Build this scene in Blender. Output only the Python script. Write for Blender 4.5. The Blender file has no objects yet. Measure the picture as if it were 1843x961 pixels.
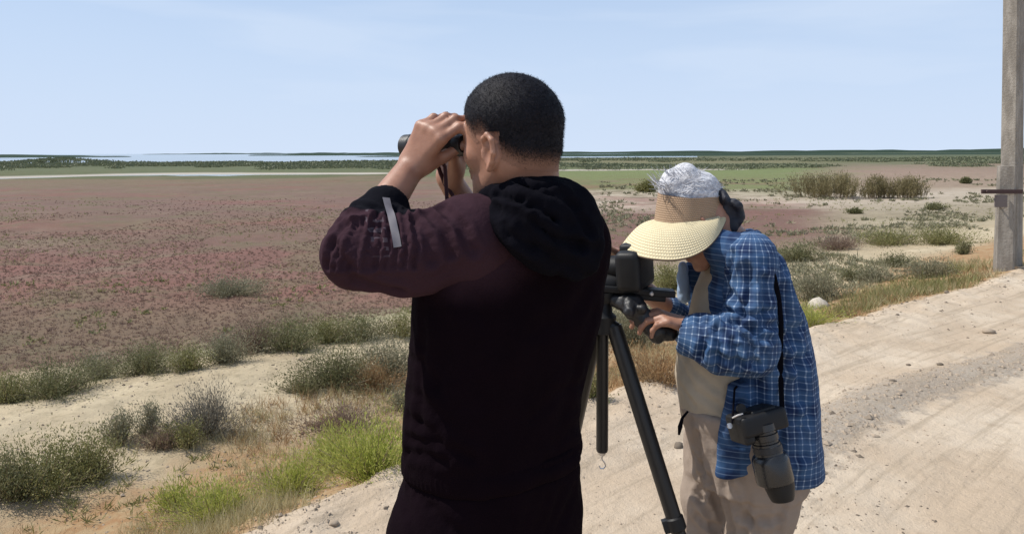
import bpy, bmesh, math
import numpy as np
from mathutils import Vector, Matrix
sc = bpy.context.scene
C = sc.collection
rng = np.random.default_rng(7)
# ------------------------------------------------------------------ camera, sky, sun, exposure
FPX, CX, PY0, W0 = 1331.0, 921.5, 356.4, 1843.0
CAM = np.array([0., 0., 1.6]); pit = math.radians(3.5); rol = 0.0034
fw = np.array([0, math.cos(pit), -math.sin(pit)]); rt0 = np.array([1., 0, 0]); up0 = np.array([0, math.sin(pit), math.cos(pit)])
rt = rt0*math.cos(rol) - up0*math.sin(rol); upv = up0*math.cos(rol) + rt0*math.sin(rol)
cd = bpy.data.cameras.new('camera'); cam = bpy.data.objects.new('camera', cd); C.objects.link(cam); sc.camera = cam
cd.sensor_width = 36; cd.lens = 36*FPX/W0; cd.shift_y = -(480.5-PY0)/W0; cd.clip_start = .05; cd.clip_end = 30000
cam.matrix_world = Matrix(((rt[0], upv[0], -fw[0], CAM[0]), (rt[1], upv[1], -fw[1], CAM[1]), (rt[2], upv[2], -fw[2], CAM[2]), (0, 0, 0, 1)))
SUN_EL, SUN_AZ = math.radians(54), math.atan2(-0.95, 0.14)      # azimuth measured from +Y towards +X
sv = Vector((math.sin(SUN_AZ)*math.cos(SUN_EL), math.cos(SUN_AZ)*math.cos(SUN_EL), math.sin(SUN_EL)))
sl = bpy.data.lights.new('sun', 'SUN'); sl.energy = 5.0; sl.angle = math.radians(.5); sl.color = (1, .955, .88)
so = bpy.data.objects.new('sun', sl); C.objects.link(so); so.rotation_euler = sv.to_track_quat('Z', 'Y').to_euler()
sc.view_settings.view_transform = 'Standard'; sc.view_settings.look = 'None'; sc.view_settings.exposure = 0.0; sc.view_settings.gamma = 1
sc.render.resolution_x = 1024; sc.render.resolution_y = 533

class NT:
    def __init__(s, tree): s.t = tree; s.L = tree.links
    def put(s, sock, v):
        if v is None: return
        if isinstance(v, bpy.types.NodeSocket): s.L.new(v, sock)
        elif isinstance(v, (tuple, list)) and sock.type == 'RGBA': sock.default_value = tuple(v)+((1,) if len(v) == 3 else ())
        else: sock.default_value = v
    def n(s, typ, ins=None, **pr):
        nd = s.t.nodes.new(typ)
        for k, v in pr.items(): setattr(nd, k, v)
        for k, v in (ins or {}).items(): s.put(nd.inputs[k], v)
        return nd
    def m(s, op, a, b=None, c=None, clamp=False):
        nd = s.t.nodes.new('ShaderNodeMath'); nd.operation = op; nd.use_clamp = clamp
        for i, v in enumerate((a, b, c)): s.put(nd.inputs[i], v)
        return nd.outputs[0]
    def vm(s, op, a, b=None):
        nd = s.t.nodes.new('ShaderNodeVectorMath'); nd.operation = op
        s.put(nd.inputs[0], a); s.put(nd.inputs[1], b)
        return nd.outputs['Value'] if op in ('DOT_PRODUCT', 'LENGTH') else nd.outputs[0]
    def mix(s, f, a, b, bt='MIX'):
        nd = s.t.nodes.new('ShaderNodeMix'); nd.data_type = 'RGBA'; nd.blend_type = bt
        s.put(nd.inputs[0], f); s.put(nd.inputs[6], a); s.put(nd.inputs[7], b); return nd.outputs[2]
    def ramp(s, f, stops, interp='LINEAR'):
        nd = s.t.nodes.new('ShaderNodeValToRGB'); r = nd.color_ramp; r.interpolation = interp
        while len(r.elements) < len(stops): r.elements.new(.5)
        for e, (p, c) in zip(r.elements, stops):
            e.position = p; e.color = (c, c, c, 1) if isinstance(c, (int, float)) else tuple(c)+(1,)
        s.put(nd.inputs[0], f); return nd.outputs[0]
    def noise(s, vec, scale, detail=4, rough=.55, dist=0):
        nd = s.n('ShaderNodeTexNoise', {'Vector': vec, 'Scale': scale, 'Detail': detail, 'Roughness': rough, 'Distortion': dist}); return nd.outputs['Fac']
    def scalev(s, vec, sc3):
        return s.vm('MULTIPLY', vec, sc3)
    def sep(s, vec): return s.n('ShaderNodeSeparateXYZ', {0: vec}).outputs
    def ss(s, x, a, b):          # smoothstep a..b -> 0..1
        nd = s.n('ShaderNodeMapRange', {0: x, 1: a, 2: b, 3: 0., 4: 1.}, interpolation_type='SMOOTHSTEP'); return nd.outputs[0]
wd = bpy.data.worlds.new('World'); sc.world = wd; wd.use_nodes = True
T = NT(wd.node_tree); wd.node_tree.nodes.clear()
sky = T.n('ShaderNodeTexSky', sky_type='NISHITA', sun_disc=False, sun_elevation=SUN_EL, sun_rotation=SUN_AZ, altitude=0, air_density=1.0, dust_density=1.2, ozone_density=1.6)
gv = T.n('ShaderNodeTexCoord').outputs['Generated']
xz = T.sep(gv)
cn = T.noise(T.n('ShaderNodeCombineXYZ', {0: T.m('ADD', xz[0], T.m('MULTIPLY', xz[2], .8)), 1: xz[1], 2: T.m('MULTIPLY', xz[2], 6.5)}).outputs[0], 1.5, 4, .5, .3)
cl = T.ramp(cn, [(.42, 0.), (.66, .8)])
lowm = T.ramp(xz[2], [(0., 1.0), (.05, .85), (.3, .7), (.7, .5)])
clf = T.m('MAXIMUM', T.m('MULTIPLY', cl, lowm), T.ramp(xz[2], [(0., .85), (.10, .5), (.26, 0.)]))
base = T.mix(T.ramp(xz[2], [(0., .92), (.1, .85), (.35, .62), (1., .3)]), sky.outputs[0], (5.2, 6.9, 9.7))
col = T.mix(clf, base, (6.8, 7.9, 9.6))
bg = T.n('ShaderNodeBackground', {0: col, 1: .1}); ow = T.n('ShaderNodeOutputWorld', {0: bg.outputs[0]})

def P(px, py, d):
    a = (px-CX)/FPX; b = (PY0-py)/FPX
    v = rt*a + upv*b + fw
    return CAM + v*(d/v[1])
def ray(px, py):
    return rt*(px-CX)/FPX + upv*(PY0-py)/FPX + fw

# ------------------------------------------------------------------ numpy noise
def _h(ix, iy, iz, seed):
    n = (ix*374761393 + iy*668265263 + iz*2147483647 + seed*1274126177) & 0xffffffff
    n = ((n ^ (n >> 13))*1274126177) & 0xffffffff
    return ((n ^ (n >> 16)) & 0xffff)/32767.5 - 1
def noise3(p, scale=1., seed=0):
    q = np.asarray(p, float)*scale; i = np.floor(q).astype(np.int64); f = q-i; f = f*f*(3-2*f); r = 0
    for dx in (0, 1):
        for dy in (0, 1):
            for dz in (0, 1):
                w = (f[..., 0] if dx else 1-f[..., 0])*(f[..., 1] if dy else 1-f[..., 1])*(f[..., 2] if dz else 1-f[..., 2])
                r = r + w*_h(i[..., 0]+dx, i[..., 1]+dy, i[..., 2]+dz, seed)
    return r
def fbm(p, scale, oct=4, seed=0, g=.5):
    r = 0; a = 1
    for o in range(oct): r = r + a*noise3(p, scale*2**o, seed+o*17); a *= g
    return r
def sst(x, a, b): t = np.clip((x-a)/(b-a), 0, 1); return t*t*(3-2*t)

# ------------------------------------------------------------------ object helpers
def origin(o):
    v = Vector((0, 0, 0))
    while o is not None: v = v + o.location; o = o.parent
    return np.array(v)
def mesh(name, verts, faces, mat, parent=None, smooth=True, attrs=None, loc=None):
    V = np.asarray(verts, np.float64)
    org = origin(parent) if parent is not None else (np.array(loc, float) if loc is not None else np.zeros(3))
    me = bpy.data.meshes.new(name); V = V - org
    if isinstance(faces, np.ndarray):
        k = faces.shape[1]; nf = len(faces)
        me.vertices.add(len(V)); me.vertices.foreach_set('co', V.astype(np.float32).ravel())
        me.loops.add(nf*k); me.loops.foreach_set('vertex_index', faces.astype(np.int32).ravel())
        me.polygons.add(nf); me.polygons.foreach_set('loop_start', np.arange(0, nf*k, k, dtype=np.int32))
        me.update(calc_edges=True)
    else:
        me.from_pydata([tuple(v) for v in V], [], [tuple(f) for f in faces]); me.update()
    me.polygons.foreach_set('use_smooth', np.full(len(me.polygons), smooth))
    for k_, a in (attrs or {}).items():
        at = me.attributes.new(k_, 'FLOAT_VECTOR' if a.ndim == 2 else 'FLOAT', 'POINT')
        at.data.foreach_set('vector' if a.ndim == 2 else 'value', a.astype(np.float32).ravel())
    me.materials.append(mat)
    o = bpy.data.objects.new(name, me); C.objects.link(o)
    if parent is not None: o.parent = parent
    elif loc is not None: o.location = loc
    return o
def thing(name, label, cat, loc, group=None):
    o = bpy.data.objects.new(name, None); C.objects.link(o); o.location = tuple(loc); o.empty_display_size = .1
    return tag(o, label, cat, group)
def tag(o, label, cat=None, group=None, kind=None):
    if label: o['label'] = label
    if cat: o['category'] = cat
    if group: o['group'] = group
    if kind: o['kind'] = kind
    return o
def nrm(v): v = np.asarray(v, float); return v/np.linalg.norm(v)
class MB:
    def __init__(s): s.v = []; s.f = []
    def add(s, v, f): o = len(s.v); s.v += [tuple(x) for x in v]; s.f += [tuple(i+o for i in q) for q in f]
    def tube(s, pts, rad, seg=14, cap=True, flat=1., ref=(0, 0, 1)):
        pts = [np.asarray(p, float) for p in pts]; n = len(pts)
        if np.isscalar(rad): rad = [rad]*n
        V = []; F = []; up = None
        for i, p in enumerate(pts):
            t = nrm(pts[min(i+1, n-1)]-pts[max(i-1, 0)])
            if up is None:
                r = np.array(ref, float); r = r if abs(r@t) < .95 else np.array([1., 0, 0]); up = nrm(r-(r@t)*t)
            else: up = nrm(up-(up@t)*t)
            sd = np.cross(t, up)
            for k in range(seg):
                a = 2*math.pi*k/seg; V.append(p + (up*math.cos(a) + sd*math.sin(a)*flat)*rad[i])
        for i in range(n-1):
            for k in range(seg):
                k2 = (k+1) % seg; F.append((i*seg+k, i*seg+k2, (i+1)*seg+k2, (i+1)*seg+k))
        if cap: F.append(tuple(range(seg))[::-1]); F.append(tuple((n-1)*seg+k for k in range(seg)))
        s.add(V, F); return s
    def rev(s, p, ax, prof, seg=28):
        ax = nrm(ax); p = np.asarray(p, float)
        r = np.array([0, 0, 1.]); r = r if abs(r@ax) < .9 else np.array([1., 0, 0]); u = nrm(np.cross(ax, r)); w = np.cross(ax, u)
        V = []; F = []
        for (t, rr) in prof:
            for k in range(seg):
                a = 2*math.pi*k/seg; V.append(p + ax*t + (u*math.cos(a)+w*math.sin(a))*max(rr, 1e-4))
        for i in range(len(prof)-1):
            for k in range(seg):
                k2 = (k+1) % seg; F.append((i*seg+k, i*seg+k2, (i+1)*seg+k2, (i+1)*seg+k))
        F.append(tuple(range(seg))[::-1]); F.append(tuple((len(prof)-1)*seg+k for k in range(seg)))
        s.add(V, F); return s
    def box(s, c, R, size, bev=.1):
        bm = bmesh.new(); bmesh.ops.create_cube(bm, size=1)
        for v in bm.verts: v.co = Vector((v.co.x*size[0], v.co.y*size[1], v.co.z*size[2]))
        if bev: bmesh.ops.bevel(bm, geom=bm.edges[:], offset=min(size)*bev, segments=3, affect='EDGES', profile=.6)
        R = np.array(R); c = np.asarray(c, float)
        bm.verts.index_update()
        s.add([c + R.T@np.array(v.co) for v in bm.verts], [[v.index for v in f.verts] for f in bm.faces]); bm.free(); return s
    def build(s, name, mat, parent=None, smooth=True, loc=None, sharp=True):
        o = mesh(name, s.v, s.f, mat, parent, smooth, loc=loc)
        if smooth and sharp: o.data.set_sharp_from_angle(angle=math.radians(38))
        return o

# ------------------------------------------------------------------ signed distance modelling
BIG = .12
class SDF:
    def __init__(s): s.p = []
    def _a(s, fn, lo, hi, k, op): s.p.append((fn, np.array(lo, float), np.array(hi, float), k, op)); return s
    def cap(s, a, b, ra, rb=None, k=.01, op='u'):
        a = np.asarray(a, float); b = np.asarray(b, float); rb = ra if rb is None else rb; ab = b-a; L = max(ab@ab, 1e-9)
        def fn(x, y, z):
            t = np.clip(((x-a[0])*ab[0]+(y-a[1])*ab[1]+(z-a[2])*ab[2])/L, 0, 1)
            return np.sqrt((x-a[0]-t*ab[0])**2+(y-a[1]-t*ab[1])**2+(z-a[2]-t*ab[2])**2)-(ra+(rb-ra)*t)
        r = max(ra, rb); return s._a(fn, np.minimum(a, b)-r, np.maximum(a, b)+r, k, op)
    def chain(s, pts, rad, k=.01):
        for i in range(len(pts)-1): s.cap(pts[i], pts[i+1], rad[i], rad[i+1], k)
        return s
    def ell(s, c, r, R=None, k=.01, op='u'):
        c = np.asarray(c, float); R = np.eye(3) if R is None else np.array(R, float); m = min(r)
        def fn(x, y, z):
            dx, dy, dz = x-c[0], y-c[1], z-c[2]
            q = [(R[i, 0]*dx+R[i, 1]*dy+R[i, 2]*dz)/r[i] for i in range(3)]
            n0 = np.sqrt(q[0]**2+q[1]**2+q[2]**2); n1 = np.sqrt((q[0]/r[0])**2+(q[1]/r[1])**2+(q[2]/r[2])**2)+1e-9
            return n0*(n0-1)/n1
        M = max(r); return s._a(fn, c-M, c+M, k, op)
    def loft(s, zs, cx, cy, a, b, ang=0., k=.02, ex=2., op='u'):
        zs = np.asarray(zs, float); o = np.argsort(zs); zs = zs[o]; A = [np.asarray(q, float)[o] if np.ndim(q) else np.full(len(zs), float(q)) for q in (cx, cy, a, b)]
        ca, sa = math.cos(ang), math.sin(ang)
        def fn(x, y, z):
            X, Y, a_, b_ = [np.interp(z, zs, q) for q in A]
            dx = x-X; dy = y-Y; u = (dx*ca+dy*sa)/a_; w = (-dx*sa+dy*ca)/b_
            r = (np.abs(u)**ex+np.abs(w)**ex)**(1/ex)
            d = (r-1)*np.minimum(a_, b_); g = .012
            e = np.maximum(z-zs[-1], zs[0]-z)
            hh = np.maximum(g-np.abs(d-e), 0)/g
            return np.maximum(d, e)+hh*hh*g*.25
        M = max(A[2].max(), A[3].max())
        return s._a(fn, (A[0].min()-M, A[1].min()-M, zs[0]), (A[0].max()+M, A[1].max()+M, zs[-1]), k, op)
    def fn(s, f, lo, hi, k=.005, op='u'): return s._a(f, lo, hi, k, op)
    def bounds(s):
        L = [q for q in s.p if q[4] == 'u']
        return np.min([q[1] for q in L], 0), np.max([q[2] for q in L], 0)
    def grid(s, xs, ys, zs):
        F = np.full((len(xs), len(ys), len(zs)), BIG, np.float32)
        for fn, lo, hi, k, op in s.p:
            m = .03+k; sl = []
            for ax, l, h in ((xs, lo[0], hi[0]), (ys, lo[1], hi[1]), (zs, lo[2], hi[2])):
                i0 = max(np.searchsorted(ax, l-m)-1, 0); i1 = min(np.searchsorted(ax, h+m)+1, len(ax)); sl.append(slice(i0, i1))
            if any(q.stop <= q.start for q in sl): continue
            d = fn(xs[sl[0]][:, None, None], ys[sl[1]][None, :, None], zs[sl[2]][None, None, :]).astype(np.float32)
            G = F[sl[0], sl[1], sl[2]]
            if op == 'u':
                h = np.maximum(k-np.abs(G-d), 0)/k; F[sl[0], sl[1], sl[2]] = np.minimum(G, d)-h*h*k*.25
            else:
                d = -d; h = np.maximum(k-np.abs(G-d), 0)/k; F[sl[0], sl[1], sl[2]] = np.maximum(G, d)+h*h*k*.25
        return F
    def mesh(s, h=.006, fine=None, hf=.003, lo=None, hi=None):
        l, u = s.bounds(); l = l-.03; u = u+.03
        if lo is not None: l = np.maximum(l, lo)
        if hi is not None: u = np.minimum(u, hi)
        ax = []
        for i in range(3):
            if fine is None: ax.append(np.arange(l[i], u[i]+h, h)); continue
            v = [l[i]]
            while v[-1] < u[i]:
                x = v[-1]; dist = max(fine[0][i]-x, x-fine[1][i], 0); st = min(h, hf+dist*.25); v.append(x+st)
            ax.append(np.array(v))
        return nets(s.grid(*ax), *ax)
def nets(F, xs, ys, zs):
    S = F < 0; nx, ny, nz = F.shape
    c = S[:-1, :-1, :-1].astype(np.int8)
    cnt = sum(S[a:nx-1+a, b:ny-1+b, d:nz-1+d].astype(np.int8) for a in (0, 1) for b in (0, 1) for d in (0, 1))
    act = (cnt > 0) & (cnt < 8); I = np.argwhere(act); idx = np.full(act.shape, -1, np.int32); idx[act] = np.arange(len(I))
    gx = [xs, ys, zs]; pos = np.zeros((len(I), 3)); n = np.zeros(len(I))
    def cor(o): return F[I[:, 0]+o[0], I[:, 1]+o[1], I[:, 2]+o[2]]
    def cp(o): return np.stack([gx[k][I[:, k]+o[k]] for k in range(3)], 1)
    for ax in range(3):
        for a in (0, 1):
            for b in (0, 1):
                o0 = [0, 0, 0]; o0[(ax+1) % 3] = a; o0[(ax+2) % 3] = b; o1 = list(o0); o1[ax] = 1
                f0, f1 = cor(o0), cor(o1); m = (f0 < 0) != (f1 < 0)
                t = np.where(m, f0/np.where(m, f0-f1, 1), 0)[:, None]
                p = cp(o0)*(1-t)+cp(o1)*t; pos[m] += p[m]; n[m] += 1
    pos /= n[:, None]; Q = []
    for ax in range(3):
        b_, c_ = (ax+1) % 3, (ax+2) % 3
        s0 = [slice(1, -1)]*3; s0[ax] = slice(0, -1); s1 = list(s0); s1[ax] = slice(1, None)
        A = S[tuple(s0)]; B = S[tuple(s1)]
        for (mask, flip) in ((A & ~B, False), (~A & B, True)):
            J = np.argwhere(mask); 
            if not len(J): continue
            J[:, b_] += 1; J[:, c_] += 1
            def ci(db, dc):
                K = J.copy(); K[:, b_] -= db; K[:, c_] -= dc; return idx[K[:, 0], K[:, 1], K[:, 2]]
            q = np.stack([ci(1, 1), ci(0, 1), ci(0, 0), ci(1, 0)], 1); Q.append(q[:, ::-1] if flip else q)
    Q = np.concatenate(Q); Q = Q[(Q >= 0).all(1)]
    return pos, Q
def relax(V, Q, it=1, f=.5):
    for _ in range(it):
        acc = np.zeros_like(V); n = np.zeros(len(V))
        for a in range(4):
            for b in ((a+1) % 4, (a-1) % 4):
                for k in range(3): acc[:, k] += np.bincount(Q[:, a], V[Q[:, b], k], len(V))
                n += np.bincount(Q[:, a], minlength=len(V))
        V = V + f*(acc/np.maximum(n, 1)[:, None]-V)
    return V
def vnorm(V, Q):
    fn = np.cross(V[Q[:, 2]]-V[Q[:, 0]], V[Q[:, 3]]-V[Q[:, 1]]); N = np.zeros_like(V)
    for a in range(4):
        for k in range(3): N[:, k] += np.bincount(Q[:, a], fn[:, k], len(V))
    return N/(np.linalg.norm(N, axis=1)[:, None]+1e-12)
def crease(V, Q, lines):
    """each line = (points, depth, width): a fold valley with a raised ridge beside it"""
    N = vnorm(V, Q); D = np.zeros(len(V)); fr_ = (N*(V-CAM)).sum(1) < 0; Vf = V[fr_]; A = (Vf-CAM)/(Vf-CAM)[:, 1:2]
    for pts, amp, w in lines:
        if len(pts) < 6:
            pp = []
            for a, b in zip(pts[:-1], pts[1:]): pp += [a+(b-a)*t_ for t_ in np.linspace(0, 1, 14)[:-1]]
            pp.append(pts[-1]); qq = []
            for q in pp:
                a = (q-CAM)/(q-CAM)[1]; k_ = np.argmin((A[:, 0]-a[0])**2+(A[:, 2]-a[2])**2); qq.append(Vf[k_])
            pts = qq
        dm = np.full(len(V), 9.)
        for a, b in zip(pts[:-1], pts[1:]):
            a = np.asarray(a, float); b = np.asarray(b, float); ab = b-a; t = np.clip((V-a)@ab/max(ab@ab, 1e-9), 0, 1)
            dm = np.minimum(dm, np.linalg.norm(V-a-t[:, None]*ab, axis=1))
        D += (-amp*np.exp(-(dm/w)**2)+.5*amp*np.exp(-((dm-2*w)/w)**2))*(.75+.25*noise3(V, 30, 3))
    return V+N*D[:, None]
def bumpify(V, Q, amp, scale, seed=0, oct=3):
    return V+vnorm(V, Q)*(fbm(V, scale, oct, seed)*amp)[:, None]

# ------------------------------------------------------------------ materials
def material(name, rough=.8, spec=.5):
    m = bpy.data.materials.new(name); m.use_nodes = True; t = NT(m.node_tree); b = m.node_tree.nodes['Principled BSDF']
    b.inputs['Roughness'].default_value = rough; b.inputs['Specular IOR Level'].default_value = spec
    return m, t, b
def pos(t): return t.n('ShaderNodeNewGeometry').outputs['Position']
def bump(t, b, h, strength=.5, dist=.01):
    t.put(b.inputs['Normal'], t.n('ShaderNodeBump', {'Height': h, 'Strength': strength, 'Distance': dist}).outputs[0])
def m_leaf(name, c1, c2, c3, tr=.25, rough=.6):
    m, t, b = material(name, rough, .25)
    g = t.n('ShaderNodeNewGeometry'); r = g.outputs['Random Per Island']
    c = t.ramp(r, [(0., c1), (.5, c2), (1., c3)])
    n = t.noise(g.outputs['Position'], 3., 3)
    c = t.mix(t.ss(n, .35, .7), c, t.mix(.5, c, c3)); t.put(b.inputs['Base Color'], c)
    tl = t.n('ShaderNodeBsdfTranslucent', {0: c}); mx = t.n('ShaderNodeMixShader', {0: tr, 1: b.outputs[0], 2: tl.outputs[0]})
    t.put(m.node_tree.nodes['Material Output'].inputs[0], mx.outputs[0]); return m
def m_cloth(name, c1, c2, wscale=900, rough=.9, sheen=.0, bs=.35, broad=18):
    m, t, b = material(name, 1., .03); p = pos(t)
    n = t.noise(p, broad, 4); t.put(b.inputs['Base Color'], t.mix(n, c1, c2))
    b.inputs['Sheen Weight'].default_value = sheen
    h = t.m('ADD', t.m('MULTIPLY', t.noise(p, wscale, 2), .25), t.noise(p, 130, 4)); bump(t, b, h, bs, .003); return m
def m_plain(name, col, rough=.5, metal=0., bs=0., bscale=300, spec=.5, var=.15):
    m, t, b = material(name, rough, spec); p = pos(t)
    n = t.noise(p, 40, 4); c2 = tuple(min(1, c*(1+var)+.002) for c in col); c1 = tuple(c*(1-var) for c in col)
    t.put(b.inputs['Base Color'], t.mix(n, c1, c2)); b.inputs['Metallic'].default_value = metal
    t.put(b.inputs['Roughness'], t.m('ADD', rough-.08, t.m('MULTIPLY', n, .16)))
    if bs: bump(t, b, t.noise(p, bscale, 3), bs, .002)
    return m
# ------------------------------------------------------------------ terrain
EN = np.array([-.655, .755])
def vv(x, y):                    # distance from the road edge, towards the plain
    x = np.asarray(x, float); y = np.asarray(y, float)
    return (x+1.07)*EN[0]+(y-3.1)*EN[1] - .16*np.sin((x*.755+y*.655)*.55-1.0) + .05*np.sin((x*.755+y*.655)*2.1)
ZPL = -.7; ZW = -1.02
def height(x, y, fine=True):
    x = np.asarray(x, float); y = np.asarray(y, float); v = vv(x, y); r = np.hypot(x, y)
    right = sst(x-y*.25, -1., 3.)
    bank = np.interp(v, [-.9, -.35, -.05, .25, .6, 1.1, 1.8, 2.6, 3.6, 4.6, 6, 9], [0, .05, .06, -.06, -.26, -.42, -.5, -.47, -.42, -.5, -.62, ZPL])
    bank2 = np.interp(v, [-.9, -.35, -.05, .3, .8, 1.6, 3, 6, 12], [0, .04, .05, -.03, -.16, -.3, -.42, -.55, ZPL])
    h = bank*(1-right)+bank2*right
    p = np.stack([x, y, 0*x], -1); near = np.exp(-np.maximum(r-4, 0)/14)
    h = h + noise3(p, .45, 3)*.05*sst(v, 1.5, 5)*(r < 200) + noise3(p, .07, 5)*.05*sst(v, 8, 20)*(r < 250)
    h = h + fbm(p, 1.6, 3, 9)*.022*near*(.35+.65*sst(v, -.3, .4)) 
    if fine:
        edge = np.exp(-((v+.1)/.35)**2)
        h = h + fbm(p, 7, 3, 21)*.010*near*(.45+sst(v, -.5, 0)+1.3*edge) + np.maximum(fbm(p, 3.1, 4, 24), 0)*.02*near*edge
        # windrow of loose gravel along the road and wheel tracks
        wr = np.exp(-((v+1.35+.12*np.sin((x*.755+y*.655)*1.1))/.17)**2)*sst(x, .9, 1.8)
        h = h + wr*(.035+.012*np.abs(noise3(p, 11, 30)))
        for c, w, a in ((-1.9, .16, -.012), (-2.35, .10, -.020), (-2.55, .06, .014), (-3.2, .16, -.018), (-3.0, .06, .01), (-3.9, .1, -.016), (-.75, .1, -.01)):
            h = h + a*np.exp(-((v-c)/w)**2)
    # shoreline far away: the plain dips under the lagoon
    far = sst(y, 60, 70)
    xl = x/np.maximum(y, 1.)
    sw = 6*noise3(p*np.array([.01, .01, 0]), 1, 41)
    ch = np.exp(-((y-90+12*np.clip((-xl-.5)/.2, 0, 1.4)-sw*.25)/(4.2+2.2*np.exp(-((xl+.42)/.09)**2)))**2)*sst(-xl, .14, .2)      # pale channel
    ch2 = np.exp(-((y-104-sw)/4)**2)*sst(xl, -.02, .04)*sst(-xl, -.36, -.25)
    lag = sst(y+sw*2, 165, 180)*sst(-xl+noise3(p*np.array([.004, .004, 0]), 1, 44)*.05, -.03, .05)
    lag2 = sst(y+sw*3, 330, 380)*sst(-xl, -.5, -.12)
    sea = sst(y, 1500, 1700)
    h = h - .62*np.clip(ch+ch2, 0, 1) - .8*np.maximum(np.maximum(lag, lag2*.55), sea)
    h = h + .3*sst(y, 85, 120)*(1-sst(y, 200, 240))*np.abs(noise3(p, .05, 50))
    return h
def ground_at(px, py):
    d = ray(px, py); t = 1.5
    while t < 6000:
        q = CAM + d*t
        if q[2] < height(q[0], q[1], False): break
        t *= 1.004
    q = CAM+d*t; q[2] = float(height(q[0], q[1])); return q
def axis(lo, a, b, hi, h, g):
    v = list(np.arange(a, b, h)); x, s = v[-1], h
    while x < hi: s *= g; x += s; v.append(x)
    x, s = a, h; w = []
    while x > lo: s *= g; x -= s; w.append(x)
    return np.array(w[::-1]+v)
X = axis(-9000, -6, 8, 9000, .045, 1.03); Y = axis(-25, 2.2, 10.5, 12000, .04, 1.022)
GX, GY = np.meshgrid(X, Y, indexing='ij'); GZ = height(GX, GY)
ii = np.arange(len(X)*len(Y)).reshape(len(X), len(Y))
GQ = np.stack([ii[:-1, :-1], ii[1:, :-1], ii[1:, 1:], ii[:-1, 1:]], -1).reshape(-1, 4)
GV = np.stack([GX, GY, GZ], -1).reshape(-1, 3)

m_ground, t, b = material('ground', .95, .1); p = pos(t); s = t.sep(p)
u_ = t.m('ADD', t.m('MULTIPLY', s[0], .755), t.m('MULTIPLY', s[1], .655))
v_ = t.m('ADD', t.m('MULTIPLY', t.m('ADD', s[0], 1.07), -.655), t.m('MULTIPLY', t.m('SUBTRACT', s[1], 3.1), .755))
v_ = t.m('SUBTRACT', v_, t.m('MULTIPLY', t.m('SINE', t.m('SUBTRACT', t.m('MULTIPLY', u_, .55), 1.)), .16))
n1 = t.noise(p, 1.1, 5, .6); n2 = t.noise(p, 9, 5, .65); n3 = t.noise(p, 60, 4, .7); nb = t.noise(p, .09, 6, .62)
SAND = (.46, .36, .26); SANDL = (.57, .475, .365); SANDG = (.38, .33, .26)
road = t.mix(t.ss(n1, .35, .7), SAND, SANDL); road = t.mix(t.m('MULTIPLY', t.ss(n2, .5, .75), .5), road, (.33, .255, .18))
wr = t.m('ADD', v_, t.m('ADD', 1.35, t.m('MULTIPLY', t.m('SINE', t.m('MULTIPLY', u_, 1.1)), .12)))
wr = t.m('ABSOLUTE', t.m('ADD', wr, t.m('MULTIPLY', t.m('SUBTRACT', n2, .5), .5)))
wrm = t.m('MULTIPLY', t.m('SUBTRACT', 1., t.ss(wr, .13, .27)), t.ss(s[0], .9, 1.8))
road = t.mix(t.m('MULTIPLY', wrm, .65), road, t.mix(t.ss(n3, .35, .65), (.20, .175, .15), (.34, .295, .245)))
streak = t.noise(t.n('ShaderNodeCombineXYZ', {0: t.m('MULTIPLY', u_, .5), 1: t.m('MULTIPLY', v_, 9), 2: 0.}).outputs[0], 1.6, 5, .6)
road = t.mix(t.m('MULTIPLY', t.ss(streak, .48, .66), .5), road, (.31, .245, .175))
# bank: dry grass litter, pale sand shelf, greyer clods
litter = t.mix(t.ss(n2, .35, .65), (.30, .17, .085), (.36, .26, .15))
sand2 = t.mix(t.ss(n1, .3, .7), (.39, .315, .21), (.48, .40, .275)); sand2 = t.mix(t.m('MULTIPLY', t.ss(n2, .48, .68), .6), sand2, (.26, .215, .14))
vw = t.m('ADD', v_, t.m('MULTIPLY', t.m('SUBTRACT', n1, .5), 1.1))
bank = t.mix(t.ss(vw, 1.6, 2.4), litter, sand2)
sage = t.mix(n2, (.17, .16, .09), (.30, .27, .17))
bank = t.mix(t.m('MULTIPLY', t.ss(vw, 4.3, 5.0), t.ss(n1, .3, .6)), bank, sage)
col = t.mix(t.ss(t.m('ADD', v_, t.m('MULTIPLY', t.m('SUBTRACT', n2, .5), .35)), -.02, .12), road, bank)
# plain: zones by distance, left and right
ly = t.m('DIVIDE', t.m('LOGARITHM', t.m('DIVIDE', t.m('MAXIMUM', s[1], 6.), 6.), math.e), math.log(1000/6))
lyn = t.m('ADD', ly, t.m('MULTIPLY', t.m('SUBTRACT', nb, .5), .16))
def L(d): return math.log(d/6)/math.log(1000/6)
MAUVE = (.168, .100, .082); RED = (.205, .108, .088); BRN = (.150, .108, .072); GRN = (.13, .16, .065); OLV = (.11, .125, .068)
left = t.ramp(lyn, [(L(7), BRN), (L(10), (.165, .115, .08)), (L(12.5), RED), (L(17), MAUVE), (L(24), (.162, .112, .082)), (L(34), (.168, .108, .09)), (L(50), (.165, .118, .088)), (L(66), (.165, .13, .085)), (L(74), (.10, .11, .055)), (L(100), OLV), (L(400), (.06, .085, .06))])
right = t.ramp(lyn, [(L(7), (.45, .385, .27)), (L(13), (.40, .35, .25)), (L(18), MAUVE), (L(27), MAUVE), (L(34), (.42, .35, .28)), (L(40), (.36, .31, .23)), (L(47), (.155, .17, .075)), (L(85), (.15, .18, .075)), (L(115), OLV), (L(170), (.16, .15, .085)), (L(500), (.08, .10, .06))])
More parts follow.
